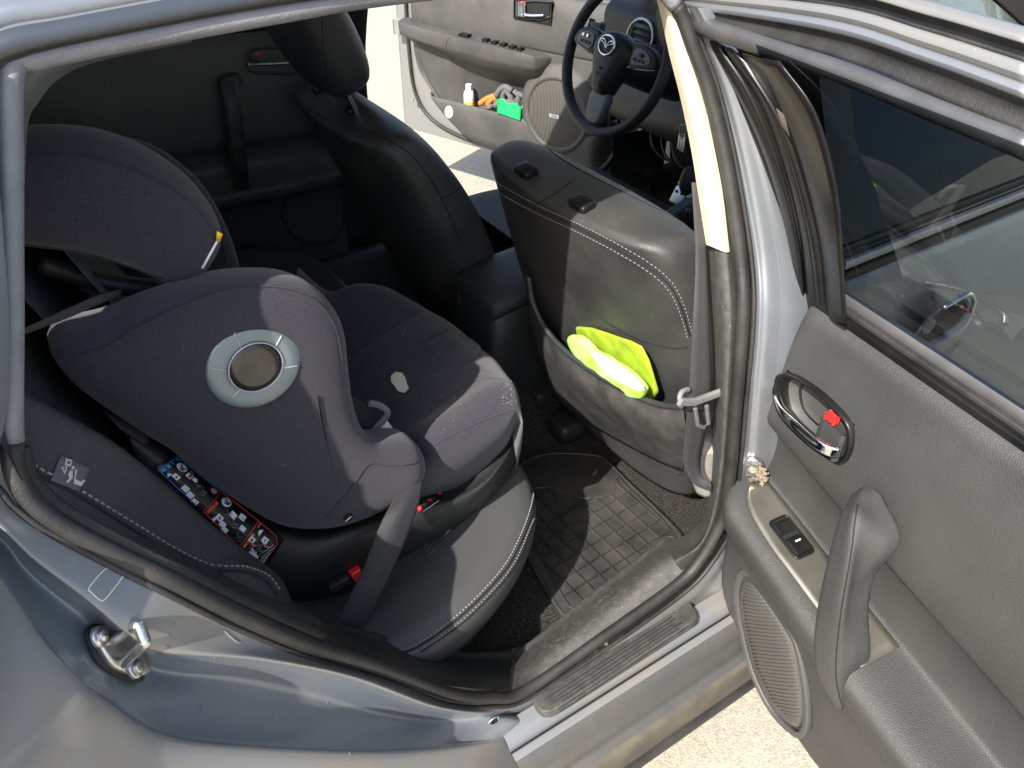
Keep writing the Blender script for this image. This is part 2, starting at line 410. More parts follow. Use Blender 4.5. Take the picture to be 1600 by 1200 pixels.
# smooth ramps by splining across with doubled ridges
T2 = [SD(*mixp(s[1], s[2], .30 if i < 10 else .3), offk(1, i)*.8 + (.004 if i < 10 else 0)) for i, s in enumerate(ST)]
R2 = [SD(*mixp(s[2], s[3], .90), offk(3, i) + (.012 if i < 10 else .001)) for i, s in enumerate(ST)]
bc_ = [curves[0], curves[1], T2, curves[2], R2, curves[3], curves[4], curves[5]]
body = link('door_opening_frame', loft(bc_, k=6, k0=6), ['paint_dusty', 'paint_blue', 'paint'], CAR)
nc = (len(ST)-1)*6
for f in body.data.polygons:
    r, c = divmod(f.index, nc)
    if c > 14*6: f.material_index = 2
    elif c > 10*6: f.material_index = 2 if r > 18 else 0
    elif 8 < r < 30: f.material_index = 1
bt = bvh(body)
# lower quarter panel skin below the outer ridge
C5 = curves[5]
sk = [[p + V((0, 0, 0)) for p in C5[:11]], [p + V((-.03, -.03, -.06)) for p in C5[:11]], [p + V((-.05, -.035, -.3)) for p in C5[:11]]]
link('rear_wing', loft(sk, k=4, k0=4), 'paint', CAR)
# door seal: one closed rubber tube round the opening
SEAL = [(18,112),(16,300),(17,500),(18,690),(34,762),(84,815),(190,872),(268,908),(380,964),(490,1011),(602,1047),(704,1084),(770,1090),(822,1079),(942,996),(1055,915),(1092,878),(1128,815),(1139,764),(1151,625),(1161,494),(1157,400),(1136,262),(1110,150),(1084,75),(1056,8),(1000,-32),(860,-35),(600,-8),(450,16),(300,42),(150,70),(60,90)]
sealP = [SD(u, v, .004) for u, v in SEAL]
nb = len(sealP)
isl = [1 if (i < 4 or i >= 26) else 0 for i in range(nb)]
path = spi(sealP, 8, True); K = len(path)
def sealseg(a, b, r, m, name, closed=False):
    P = [path[i % K] for i in range(a*8, b*8+1)]
    F = []
    bm = bmesh.new(); sweep(P, circ(r, 14), bm=bm)
    return link(name, bm, m, CAR)
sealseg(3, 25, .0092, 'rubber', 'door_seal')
sealseg(25, nb+3, .0098, 'rubber_lit', 'door_seal')  # paler run of the same seal, the light on it put into its colour
# dust-ribbed second lip and the thin outer lip along the seal
l2 = [SD(u, v, .018) for u, v in [(30,700),(50,752),(100,800),(205,858),(285,896),(392,948),(500,996)]]
sweep(spi(l2, 8), circ(.008, 10), bm=(b_ := bmesh.new())); link('seal_lip', b_, 'rubber', CAR)
l3 = [curves[0][i] + V((0, -.002, 0)) for i in range(len(ST))]
sweep(spi(l3, 6), circ(.0035, 8), bm=(b_ := bmesh.new())); link('seal_lip', b_, 'rubber', CAR)
# inner trims: from the seal in over the sill
TR = [[(540,1027),(540,1008),(530,985),(520,975)],
      [(612,1050),(612,1030),(620,1010),(625,1000)],
      [(705,1072),(708,1050),(712,1030),(714,1018)],
      [(796,1078),(798,1056),(800,1030),(800,1018)],
      [(800,1078),(803,1054),(806,1028),(806,1016)],
      [(862,1056),(846,1030),(836,1008),(834,998)],
      [(950,988),(932,965),(915,945),(912,936)],
      [(1045,912),(1024,888),(1010,872),(1006,864)],
      [(1070,890),(1052,866),(1038,850),(1034,842)]]
def trimp(q, k): return SD(q[0], q[1], [.012, .045, .10, .125][k])
trA = [[trimp(s[k], k) for s in TR[:4]] for k in range(4)]; trB = [[trimp(s[k], k) for s in TR[4:]] for k in range(4)]
for r in (trA, trB):
    r.append([p + V((.0, .03, -.12)) for p in r[3]]); r.append([p + V((.0, .04, -.12)) for p in r[4]]); r.append([p + V((0, .04, -.25)) for p in r[4]])
# rear part turns forward along the wheel arch under the seat
TA = [[(30,735),(36,735),(46,735),(60,735)], [(60,790),(66,778),(74,768),(86,760)], [(190,862),(196,850),(205,838),(215,830)], [(380,955),(388,942),(396,930),(404,922)], [(470,995),(476,982),(482,972),(490,962)], [(540,1027),(540,1008),(535,990),(530,980)]]
trC = [[SD(s[k][0], s[k][1], [.012, .03, .05, .075][k]) for s in TA] for k in range(4)]
trC.append([p + V((0, .05, -.05)) for p in trC[3]]); trC.append([p + V((0, .08, -.15)) for p in trC[3]]); trC.append([p + V((0, .10, -.35)) for p in trC[3]])
link('wheel_arch_trim', loft([a[:-1] + b for a, b in zip(trC, trA)], k=5), 'black_plastic', CAR)
st_ = link('sill_trim', loft(trB, k=5), 'sill_plastic', CAR)
# scuff plate on the sill
PLo = [(832,1098),(838,1091),(868,1071),(960,1012),(1050,957),(1068,948),(1078,950),(1088,966),(1090,976),(1080,984),(990,1042),(890,1106),(862,1122),(848,1122),(838,1112)]
def PLN(u, v, h=0): return onpl(u, v, (-.3, -.80, .362+h), V((0, .28, 1)).normalized())
pl_o = sp([PLN(u, v, -.012) for u, v in PLo], 60, True)
nP = V((0, -.28, 1)).normalized()
nP = V((0, .28, 1)).normalized(); 
bm = prism(pl_o, nP*.016, r=.003)
plate = link('scuff_plate', bm, 'sill_plastic', CAR, bevel=0)
pt_ = bvh(plate)
bm = bmesh.new()
def mixp(a, b, t): return (a[0]+(b[0]-a[0])*t, a[1]+(b[1]-a[1])*t)
L0, L1, L2, L3 = (852,1100), (872,1112), (1042,975), (1062,985)
for i in range(6):
    t = i/5; a = mixp((850,1094), (876,1112), t); b = mixp((1050,964), (1076,978), t)
    if i in (1, 3): a = mixp(a, b, .06)
    if i in (2, 4): b = mixp(a, b, .95)
    P = [p for p, n in onsurf(pt_, [a, mixp(a, b, .5), b], 6, .0002)]
    sweep(P, circ(.0007, 5), bm=bm)
link('rib', bm, 'seam', plate)
# rocker cover: profile swept along the car
prof = [(-.790, .352), (-.812, .348), (-.822, .338), (-.826, .330), (-.830, .3335), (-.846, .328), (-.858, .314), (-.862, .300), (-.868, .285), (-.872, .268), (-.884, .262), (-.893, .248), (-.893, .205), (-.884, .175), (-.872, .155), (-.80, .150), (-.70, .155)]
pr = spi([V((0, a, b)) for a, b in prof], 4)
rows = [[V((x, p.y, p.z)) for p in pr] for x in (-.52, -.3, 0, .4, .9, 1.35)]
rk = gridbm(rows)
rko = link('rocker', rk, ['rocker_top', 'rocker_dirt', 'paint_dusty'], CAR)
for f in rko.data.polygons:
    f.material_index = 1 if f.center.z < .262 else (2 if f.center.z > .331 else 0)
link('sill_groove', sweep([V((x, -.8285, .3325)) for x in (-.52, 0, .6, 1.3)], circ(.0022, 6)), 'seam', CAR)
link('rocker_flap', sweep([V((x, -.878, .148)) for x in (-.52, 0, .6, 1.3)], rrect(.012, .012, .004)), 'rubber', CAR)
# drain hole plug, striker, paint mark
def disc(c, n, r, h, bm=None, seg=24, r2=None):
    bm = bm or bmesh.new(); q = V((0, 0, 1)).rotation_difference(V(n).normalized()).to_matrix()
    rows = [[V(c) + q @ V((rr*math.cos(2*math.pi*i/seg), rr*(r2 or 1)*math.sin(2*math.pi*i/seg), z)) for i in range(seg)] for rr, z in ((r, 0), (r, h*.7), (r*.93, h), (0.001, h))]
    return gridbm(rows, cv=True, bm=bm)
h = hit(bt, 771, 1126)
if h: link('drain_hole', disc(h[0]-h[1]*.004, h[1], .008, .004, r2=.6), 'seam', body); link('drain_lip', sweep([h[0]+q for q in [V((.009*math.cos(a*.4), 0, .006*math.sin(a*.4))) for a in range(16)]], circ(.0012, 6), True), 'satin', body)
seam(bt, [(178,889),(190,893),(193,899),(178,920),(163,937),(156,937),(142,925),(139,919),(152,902),(167,888)], .0006, 'beige_dirty', 'tape_residue', body, closed=True)
seam(bt, [(350,985),(362,996),(372,1003),(384,1000)], .001, 'satin', 'scratch', body)
# striker
hs = hit(bt, 178, 1020); sc = hs[0]; sn = hs[1]
STK = link('door_striker', bmesh.new(), 'zinc', CAR)
q = V((0, 0, 1)).rotation_difference(sn).to_matrix()
def SP(u, v, h=0): return onpl(u, v, sc + sn*h, sn)
out = sp([SP(*p, .0) for p in [(140,985),(150,980),(165,985),(178,990),(205,1020),(220,1040),(222,1055),(205,1060),(185,1055),(165,1045),(150,1025),(138,1000)]], 48, True)
bm = prism(out, sn*.010, r=.003)
for p in [(152,996), (208,1045)]:
    c = SP(*p, .010); disc(c, sn, .010, .004, bm); disc(c+sn*.004, sn, .0065, .004, bm, seg=6)
b2 = bmesh.new()
out2 = sp([SP(*p, 0) for p in [(132,985),(148,976),(182,990),(215,1030),(220,1065),(190,1062),(150,1040),(134,1005)]], 40, True)
link('base_plate', prism(out2, sn*.004, r=.001), 'rubber', STK)
bm.to_mesh(STK.data); bm.free(); STK.data.polygons.foreach_set('use_smooth', [True]*len(STK.data.polygons))
a0, a1 = SP(178,1000,.010), SP(192,1036,.010); top0 = onpl(216, 975, sc+sn*.05, sn); top1 = onpl(228, 1004, sc+sn*.05, sn)
link('loop', tube([a0, a0.lerp(top0, .5), top0.lerp(a0, .06), top0.lerp(top1, .15), top0.lerp(top1, .5), top0.lerp(top1, .85), top1.lerp(a1, .06), a1.lerp(top1, .5), a1], .0052, n=12), 'zinc', STK)
# roof: from the seal up over the top
RF = [[(-60,125),(-60,108),(-60,85),(-60,62),(-60,40)], [(20,92),(16,70),(10,45),(4,20),(0,-10)], [(120,62),(110,50),(104,28),(100,5),(96,-25)], [(375,12),(365,2),(355,-18),(345,-38),(340,-60)], [(600,-20),(590,-32),(580,-50),(570,-75),(560,-100)], [(860,-52),(850,-66),(840,-85),(830,-100),(820,-130)], [(1015,-55),(1005,-75),(1000,-95),(995,-120),(990,-150)]]
rc = [[SD(*s[k], [.004, -.012, .0, -.004, .03][k]) for s in RF] for k in range(5)]
for c in rc:
    c.insert(0, c[0] + (c[0]-c[1])*5); c.append(V((.75, c[-1].y, c[-1].z-.08)))
rc.append([V((p.x, -.40, p.z+.03)) for p in rc[4]]); rc.append([V((p.x, 0, p.z+.055)) for p in rc[4]]); rc.append([V((p.x, .40, p.z+.03)) for p in rc[4]]); rc.append([V((p.x, .58, p.z-.0)) for p in rc[4]]); rc.append([V((p.x, .64, p.z-.06)) for p in rc[4]])
roof = link('roof', loft(rc, k=6, k0=5), ['paint', 'channel'], CAR, solid=.012)
for f in roof.data.polygons:
    if f.index < (len(rc[0])-1)*5*9: f.material_index = 1
# dark drip channel along the rail
dc = [SD(*p, -.010) for p in [(-60,112),(14,80),(112,56),(368,7),(592,-26),(850,-60),(1008,-68)]]
sweep(spi(dc, 6), circ(.006, 8), bm=(b_ := bmesh.new())); link('roof_seal', b_, 'rubber', CAR)
dc = [SD(*p, -.006) for p in [(-60,72),(8,34),(102,16),(350,-28),(575,-62)]]
sweep(spi(dc, 6), circ(.003, 8), bm=(b_ := bmesh.new())); link('drip_moulding', b_, 'rubber', CAR)
# headliner
hl = [[V((x, y, 1.375 - .10*max(0, abs(y)-.45))) for y in (-.57, -.4, 0, .4, .57)] for x in (-1.2, -.8, -.4, 0, .36)]
link('headliner', gridbm(hl), 'beige', CAR, solid=.006)
# rear corner trim inside the opening
ct = [[SD(*p, o) for p, o in zip(r, (.01, .025, .05))] for r in [[(34,300),(36,300),(38,300)], [(34,190),(40,190),(44,195)], [(36,120),(46,150),(60,160)], [(90,88),(80,115),(90,125)], [(160,78),(150,90),(150,97)], [(300,58),(300,62),(300,66)]]]
link('corner_trim', loft(ct, k=6), 'steel_grey', CAR)
# ---- door pillar trims (beige above, black below)
def pil(rows, name, m, o=(.015, .012, .02, .05)):
    return link(name, loft([[SD(*p, q) for p, q in zip(r, o)] for r in rows], k=6), m, CAR)
pil([[(1056,-30),(1050,-30),(1030,-30),(1010,-30)], [(1060,0),(1050,0),(1038,0),(1026,0)], [(1086,94),(1076,94),(1060,90),(1046,86)], [(1107,187),(1097,187),(1078,170),(1064,157)], [(1126,281),(1115,281),(1098,260),(1081,240)], [(1134,340),(1125,340),(1105,320),(1092,312)], [(1140,394),(1133,394),(1118,388),(1103,382)]], 'upper_pillar_trim', 'beige')
pil([[(1142,396),(1134,396),(1118,390),(1103,384)], [(1150,494),(1140,494),(1125,480),(1108,470)], [(1146,600),(1136,600),(1126,590),(1114,580)], [(1138,700),(1130,700),(1122,700),(1112,700)], [(1128,790),(1118,790),(1112,790),(1104,795)], [(1105,850),(1096,848),(1092,845),(1080,830)], [(1068,895),(1056,880),(1050,870),(1040,850)]], 'lower_pillar_trim', 'sill_plastic', (.014, .012, .03, .08))
# black rubber strip filling between trim and seal on the pillar
bs = [[SD(u, v, o) for (u, v), o in zip(r, (.0, .012, .018))] for r in [[(1070,20),(1062,15),(1050,10)], [(1096,80),(1090,78),(1078,75)], [(1122,152),(1116,150),(1104,150)], [(1148,264),(1140,262),(1124,262)], [(1169,402),(1160,400),(1142,400)], [(1173,494),(1163,494),(1144,494)], [(1163,625),(1154,625),(1136,625)], [(1150,764),(1142,764),(1126,764)], [(1140,818),(1132,815),(1116,810)], [(1104,876),(1096,872),(1080,862)]]]
link('pillar_rubber', loft(bs, k=5), 'rubber', CAR)
# door check and bolt on the painted pillar
pb = bvh(body)
h = hit(pb, 1176, 724)
if h:
    c, n = h
    ck = link('door_check', disc(c, n, .017, .006, seg=20), 'zinc', CAR); link('bolt', disc(c+n*.006, n, .010, .006, seg=6), 'zinc', ck)
    bm = box(c+V((.008, -.012, -.018)), (.010, .03, .008), r=.002); box(c+V((.004, -.010, -.032)), (.012, .018, .004), bm, r=.001); link('bracket', bm, 'rust', ck)
    bm = disc(c+V((.006, -.012, -.045)), n, .010, .006, seg=12); link('lower_bolt', bm, 'rust', ck)
    bm = bmesh.new()
    for i in range(90):
        cc = c + V((random.uniform(.000, .006), random.uniform(-.028, -.010), random.uniform(-.034, .004))); bmesh.ops.create_icosphere(bm, subdivisions=2, radius=random.uniform(.0012, .0026), matrix=Matrix.Translation(cc))
    link('dried_mud', bm, 'mud', ck)
# exterior of the closed front door on the right, its window and handle
def ext(x, z, o=0):
    if z > .99: y = -.795 + (z-.99)*.47
    else: y = -.795 - .065*math.sin(min(1, (.99-z)/.45)*1.57) + max(0, .5-z)*.08
    return V((x, y-o + max(0, x-.6)*.03, z))
rows = [[ext(x, z) for z in [.985-.02*0-.04*i for i in range(20)]] for x in [.035+.06*i for i in range(19)]]
for r in rows:
    for i, p in enumerate(r): p.z += .012 - .05*(p.x)*max(0, (1-i/3)) * .3
FD = link('front_door', gridbm(rows), 'paint', CAR, solid=.004)
rows = [[ext(x, z, .004) for z in (.998, 1.02, 1.1, 1.2, 1.30, 1.33)] for x in (.03, .2, .4, .6, .8)]
rows = [[V((p.x if i < 2 else p.x, p.y, min(p.z, 1.34-max(0, p.x-.35)*.55))) for i, p in enumerate(r)] for r in rows]
link('window_glass', gridbm(rows), 'glass_dark', FD)
link('window_chrome', sweep([ext(x, 1.0, .008) for x in (.03, .2, .5, .8, 1.1)], rrect(.007, .005, .003), up=V((0, 0, 1))), 'satin', FD)
link('window_seal', sweep([ext(x, .984, .006) for x in (.03, .2, .5, .8, 1.1)], rrect(.008, .005, .003), up=V((0, 0, 1))), 'gloss_black', FD)
link('window_seal', sweep([ext(x, 1.016, .004) for x in (.03, .2, .5, .8, 1.1)], rrect(.007, .004, .002), up=V((0, 0, 1))), 'gloss_black', FD)
link('window_frame', loft([[ext(.03, z, .006) for z in (1.0, 1.1, 1.2, 1.34)], [ext(.085, z, .007) for z in (1.0, 1.1, 1.2, 1.34)]], k=3, k0=4), 'gloss_black', FD)
link('window_frame', sweep([ext(x, 1.335-max(0, x-.35)*.55, .006) for x in (.03, .2, .35, .5, .65, .8, .95)], rrect(.02, .006, .004), up=V((0, 0, 1))), 'gloss_black', FD)
# handle seen through the glass: bowl and grab bar with chrome end
hc = ext(.26, .845)
bm = bmesh.new()
rws = []
for k in range(7):
    t = k/6; r = math.sin(t*1.57); rws.append([hc + V((.068*r*math.cos(a*.2618), .020*(1-r)**1 + .0 - .003*(t > .95), .046*r*math.sin(a*.2618))) for a in range(24)])
# bowl lies just proud of the skin as a dark dished escutcheon
for r in rws:
    for p in r: p.y -= .020
gridbm(rws, cv=True, bm=bm)
link('handle_bowl', bm, 'black_plastic', FD)
link('bowl_ring', sweep([hc + V((.069*math.cos(a*.2618), -.022, .047*math.sin(a*.2618))) for a in range(24)], circ(.003, 8), True), 'steel_grey', FD)
gb = [ext(.10, .835, .012), ext(.13, .838, .036), ext(.20, .842, .045), ext(.27, .846, .044), ext(.31, .850, .034)]
link('door_handle', sweep(spi(gb, 6), rrect(.015, .008, .007), up=V((0, 0, 1))), 'paint', FD)
link('handle_trim', tube([hc+V((-.03, -.028, .050)), hc+V((.02, -.032, .060)), hc+V((.06, -.028, .035)), hc+V((.074, -.026, .0))], .004), 'chrome', FD)
# front of the car beyond: screen, bonnet, wings, left side
ws = [[V((x, y, z)) for y in (-.66+(1.0-z)*-.2, -.3, 0, .3, .66)] for x, z in ((.42, 1.37), (.7, 1.23), (1.05, 1.03))]
link('windscreen', gridbm(ws), 'glass_clear', CAR)
bn = [[V((x, y, z - .08*(abs(y)/.8)**3)) for y in (-.86, -.7, -.4, 0, .4, .7, .86)] for x, z in ((1.03, 1.0), (1.3, .97), (1.7, .90), (2.0, .80), (2.2, .6))]
link('bonnet', loft(bn, k=4, k0=4), 'paint', CAR)
for s in (-1, 1):
    w = [[V((x, s*y, z)) for y, z in ((.86, .92-.0*(x-1)), (.90, .75), (.90, .5), (.88, .18))] for x in (1.1, 1.4, 1.8, 2.15)]
    link('front_wing', loft(w, k=3, k0=3), 'paint', CAR)
    link('screen_pillar', sweep([V((.36, s*.585, 1.37)), V((.7, s*.63, 1.22)), V((1.08, s*.72, 1.0))], rrect(.03, .035, .02)), 'beige' if s > 0 else 'paint', CAR)
# tail end
tl = [[V((x, y, z)) for y in (-.60-.15*(1.37-z), -.3, 0, .3, .60+.15*(1.37-z))] for x, z in ((-1.28, 1.33), (-1.6, 1.17), (-1.85, 1.02))]
link('rear_window', gridbm(tl), 'glass_dark', CAR, solid=.004)
bl = [[V((x, y, z)) for y in (-.84, -.5, 0, .5, .84)] for x, z in ((-1.8, 1.03), (-2.3, 1.0), (-2.38, .6), (-2.35, .3))]
link('boot', gridbm(bl), 'paint', CAR)
for s in (-1, 1):
    qx = -.99 if s < 0 else -.95
    q = [[V((x, s*y, z)) for y, z, x in ((.615, 1.345-dx*.25, x0-.855), (.69, 1.15, x0-.915), (.725, 1.06, x0-.965)) + (((.80, .9, x0-.97), (.88, .7, x0-.97), (.90, .45, x0-.97)) if x0 < -.2 else ((.735, 1.03, x0-1.0), (.74, 1.01, x0-1.05), (.745, 1.0, x0-1.1)))] for x0, dx in ((0, 0), (-.3, .3), (-.7, .7), (-1.35, 1.3))]
    link('quarter_panel', loft(q, k=4, k0=4), 'paint', CAR, solid=.01)
# ------------------------------------------------------------------ floor, tunnel
def fz(x, y):
    z = .245 + .02*max(0, x)*0
    z += .13*math.exp(-(y/.13)**4)                    # tunnel
    if y < -.63: z += min(.03, (-.63-y)*1.2)
    if y > .62: z += min(.13, (y-.62)*1.6)
    if x < -.36: z += min(.12, (-.36-x)*.5)
    return z
xs = [-.95+.03*i for i in range(75)]; ysl = [-.655+.02*i for i in range(71)]
car_ = gridbm([[V((x, y, fz(x, y)+random.uniform(-.0008, .0008))) for y in ysl] for x in xs])
CPT = link('floor_carpet', car_, 'carpet', CAR)
# bulkhead and underfloor so no light comes from below
link('bulkhead', gridbm([[V((x, y, z)) for y in (-.78, 0, .78)] for x, z in ((1.27, .3), (1.2, .7), (1.15, 1.02))]), 'dark_interior', CAR)
# ------------------------------------------------------------------ rubber mat with raised squares
MAT = thing('floor_mat', 'black ribbed rubber floor mat with a grid of squares in the rear footwell', 'floor mat', (-.1, -.42, .25))
def FM(u, v, h=0): return PZ(u, v, .256+h)
mo = [(846,712),(870,709),(905,710),(938,714),(952,724),(985,757),(1020,790),(1048,818),(1064,836),(1066,852),(1054,868),(1040,888),(1030,896),(985,918),(940,942),(905,966),(890,971),(876,964),(855,930),(835,895),(815,850),(800,800),(800,760),(815,725)]
op = sp([FM(u, v, -.002) for u, v in mo], 110, True)
mbase = link('mat_base', prism(op, V((0, 0, .007)), r=.002), 'rubber_mat', MAT)
# inside test for the grid
def inside(P, x, y):
    c = False; n = len(P)
    for i in range(n):
        a, b = P[i], P[(i+1) % n]
        if (a.y > y) != (b.y > y) and x < (b.x-a.x)*(y-a.y)/(b.y-a.y)+a.x: c = not c
    return c
gin = [FM(u, v) for u, v in [(868,765),(898,778),(925,781),(958,770),(966,742),(975,760),(1040,822),(1044,836),(1015,858),(1000,868),(1004,876),(1012,890),(985,907),(940,930),(905,950),(892,953),(868,915),(838,860),(820,810),(825,770)]]
gp = [p + V((0, 0, .0055)) for p in sp(gin, 90, True)]
bm = bmesh.new()
rot = Matrix.Rotation(math.radians(3), 3, 'Z'); cen = FM(940, 850, .0055)
def bars(axis):
    for i in range(-22, 23):
        seg = []
        for j in range(-60, 61):
            p = V((i*.0335+.008, j*.008, 0)) if axis else V((j*.008, i*.0335+.01, 0))
            p = cen + rot @ p
            if inside(gp, p.x, p.y): seg.append(p)
            else:
                if len(seg) > 2: sweep([seg[0], seg[-1]], [(-.001, .0021), (.0045, .0013), (.0045, -.0013), (-.001, -.0021)], up=V((0, 0, 1)), bm=bm)
                seg = []
bars(0); bars(1)
link('grid', bm, 'rubber_mat', mbase, smooth=False)
sweep(gp, circ(.0022, 6), True, bm=(b_ := bmesh.new())); link('border', b_, 'rubber_mat', mbase)
rim = [p + V((0, 0, .006)) + (cen-p).normalized()*.006 for p in op]
sweep(rim, circ(.0025, 6), True, bm=(b_ := bmesh.new())); link('rim', b_, 'rubber_mat', mbase)
tab = sp([FM(u, v, .0055) for u, v in [(1000,868),(1004,860),(1024,846),(1046,838),(1056,845),(1050,862),(1036,880),(1022,890),(1010,884)]], 40, True)
sweep(tab, circ(.002, 6), True, bm=(b_ := bmesh.new())); link('border', b_, 'rubber_mat', mbase)
# ------------------------------------------------------------------ front seats
LEAN = V((-.30, 0, 1)).normalized()   # up along the backrest
SF = V((1, 0, .30)).normalized()      # towards the front of the seat
LEAN1, SF1 = LEAN, SF
LEAN2 = V((-.42, 0, 1)).normalized(); SF2 = V((1, 0, .42)).normalized()
def seat_ring(yc, o, v, w, t, bow=0, ex=2.7, n=56):
    c = V((o.x, yc, o.z)) + LEAN*v + SF*(t-.068 if t > .05 else t-.062+(.006-t*.12)); R = []
    for i in range(n):
        a = 2*math.pi*i/n; ca, sa = math.cos(a), math.sin(a)
        k = (abs(ca)**ex+abs(sa)**ex)**(-1/ex); y = w*k*ca; f = t*k*sa
        f += bow*(abs(y)/max(w, .01))**2.5*(1 if sa > 0 else .15)
        R.append(c + V((0, y, 0)) + SF*f)
    return R
def front_seat(yc, o, nm):
    o = V(o)
    S = link(nm, bmesh.new(), 'leather', CAR)
    rows = []
    prof = [(.02,.225,.060,.02),(.10,.25,.068,.03),(.2,.266,.074,.045),(.32,.275,.078,.05),(.42,.278,.078,.05),(.5,.274,.076,.045),(.56,.268,.074,.035),(.60,.262,.071,.028),(.635,.254,.066,.02),(.655,.244,.060,.014),(.668,.228,.052,.008),(.6745,.205,.040,0),(.677,.16,.024,0),(.6775,.05,.004,0)]
    ctl = [seat_ring(yc, o, *q[:4]) for q in prof]
    cols = [spi([c[i] for c in ctl], 5) for i in range(len(ctl[0]))]
    rows = [[cols[i][j] for i in range(len(cols))] for j in range(len(cols[0]))]
    back = link('backrest', gridbm(rows, cv=True, cap=True), 'leather_worn', S)
    # cushion
    cr_ = []
    for x, w, zt, zb in ((.02,.24,.53,.40),(.10,.255,.535,.38),(.25,.262,.53,.36),(.40,.26,.535,.36),(.50,.25,.535,.37),(.54,.235,.52,.39),(.555,.20,.49,.42)):
        R = []
        for i in range(40):
            a = 2*math.pi*i/40; ca, sa = math.cos(a), math.sin(a); k = (abs(ca)**3+abs(sa)**3)**(-1/3)
            y = w*k*ca; zz = (zt+zb)/2 + (zt-zb)/2*k*sa + (.03*(abs(y)/w)**3 if sa > 0 else 0)
            R.append(V((o.x+.12+x, yc+y, zz)))
        cr_.append(R)
    link('seat_cushion', loft(cr_, k=4, k0=1, closed=True), 'leather', S)
    bs = box((o.x+.34, yc, .36), (.42, .44, .10), r=.03)
    for s in (-1, 1): box((o.x+.36, yc+s*.19, .285), (.48, .04, .05), bm=bs, r=.01)
    link('seat_base', bs, 'black_plastic', S)
    return S, back
O1 = (.105, 0, .345)
PS, pback = front_seat(-.365, O1, 'front_seat')
LEAN, SF = LEAN2, SF2
DSs, dback = front_seat(.360, (.066, 0, .317), 'front_seat')
LEAN, SF = LEAN1, SF1
tp = bvh(pback); td = bvh(dback)
# seams with paired stitching, where the photograph shows them
def seamline(tr, px, par, st='stitch', dbl=True, r=.0013, pitch=.0075):
    seam(tr, px, r, 'seam', 'seam', par, off=-.0002)
    stitches(tr, [(a+4, b-5) for a, b in px], pitch, .0007, st, 'stitching', par)
    if dbl: stitches(tr, [(a-3, b+5) for a, b in px], pitch, .0007, st, 'stitching', par)
seamline(tp, [(757,280),(800,306),(850,332),(890,350),(950,380),(1010,415),(1045,445),(1064,480),(1078,525)], pback)
seamline(tp, [(850,228),(880,250),(930,278),(990,308),(1050,338),(1080,352)], pback, dbl=False)
seam(tp, [(832,330),(842,318),(870,300),(892,284)], .0012, 'seam', 'seam', pback)
seam(tp, [(917,480),(950,505),(1000,530),(1045,543),(1075,542)], .0016, 'seam', 'seam', pback)
# headrest guide caps on the right seat, and the headrest with posts on the left seat
def guide(tr, u, v, par, s=1):
    h = hit(tr, u, v, 0)
    if not h: return
    c = h[0]; M = Matrix((SF1, V((0, 1, 0)), LEAN1)).transposed()
    bm = box(c + LEAN*.003, (.028*s, .042*s, .018), M=M, r=.005)
    g_ = link('headrest_guide', bm, 'gloss_black', par)
    bm = disc(c + LEAN*.0125, LEAN, .0072*s, .0008, seg=18); link('hole', bm, 'seam', g_)
    return c
tp2 = tp
for u, v in ((823, 270), (910, 322)): guide(tp, u, v, pback)
Hc = []
for u, v in ((497, 142), (549, 174)):
    c = guide(td, u, v, dback, .8)
    if c: Hc.append(c)
hy = .365; LEAN, SF = LEAN2, SF2
hb = V((.066, hy, .317)) + LEAN*.80
rows = []
for t, w, d in ((0,.02,.01),(.01,.10,.040),(.03,.135,.055),(.08,.150,.066),(.14,.152,.068),(.19,.146,.062),(.225,.125,.05),(.24,.09,.03),(.245,.02,.01)):
    R = []
    for i in range(40):
        a = 2*math.pi*i/40; ca, sa = math.cos(a), math.sin(a); k = (abs(ca)**3+abs(sa)**3)**(-1/3); R.append(hb + V((.015, w*k*ca, 0)) + LEAN*(t-.075) + SF*(d*k*sa))
    rows.append(R)
HR = link('headrest', loft(rows, k=4, k0=1, closed=True), 'leather', DSs)
for s in (-1, 1):
    b = V((.066, hy+s*.07, .317)) + LEAN*.665
    link('headrest_post', tube([b, b+LEAN*.05, b+LEAN*.12], .006), 'chrome', HR)
th = bvh(HR); LEAN, SF = LEAN1, SF1
seam(th, [(503,20),(505,60),(508,100),(512,130)], .001, 'seam', 'seam', HR)
seamline(td, [(470,165),(500,180),(540,195),(600,215),(650,250),(690,310),(720,380)], dback, st='stitch_dark', dbl=False)
seam(td, [(688,312),(710,300),(728,285)], .0012, 'seam', 'seam', dback)
# ---- map pocket on the back of the right seat
def SBP(u, v, h=0): return onpl(u, v, V((-.10, 0, .97)) - SF*h, SF)
SBo = V((O1[0], 0, O1[2])) - SF*.068
def SB(u, v, h=0): return onpl(u, v, SBo - SF*h, SF)
rim_ = [(826,432),(832,470),(850,510),(880,545),(925,580),(980,612),(1030,632),(1068,636)]
low = [(850,560),(852,585),(868,622),(910,655),(960,685),(1010,712),(1045,728),(1068,735)]
mid = [(830,500),(838,530),(862,568),(905,605),(955,640),(1010,665),(1045,680),(1072,682)]
rimP = [SB(u, v, .012+.028*math.sin(math.pi*i/7)) for i, (u, v) in enumerate(rim_)]
midP = [SB(u, v, .016+.034*math.sin(math.pi*i/7)) for i, (u, v) in enumerate(mid)]
lowP = [SB(u, v, .004) for u, v in low]
topb = [p + SF*.004 for p in rimP]
pk = link('map_pocket', loft([rimP, midP, lowP], k=8, k0=8), 'pocket', PS, solid=.003)
link('pocket_piping', sweep(spi(rimP, 8), circ(.0055, 10)), 'leather', pk)
lowB = [p + SF*.05 for p in lowP]
link('seat_skirt', loft([lowP, [a.lerp(b, .5)+V((0, 0, -.01)) for a, b in zip(lowP, lowB)], lowB], k=4), 'leather', PS)
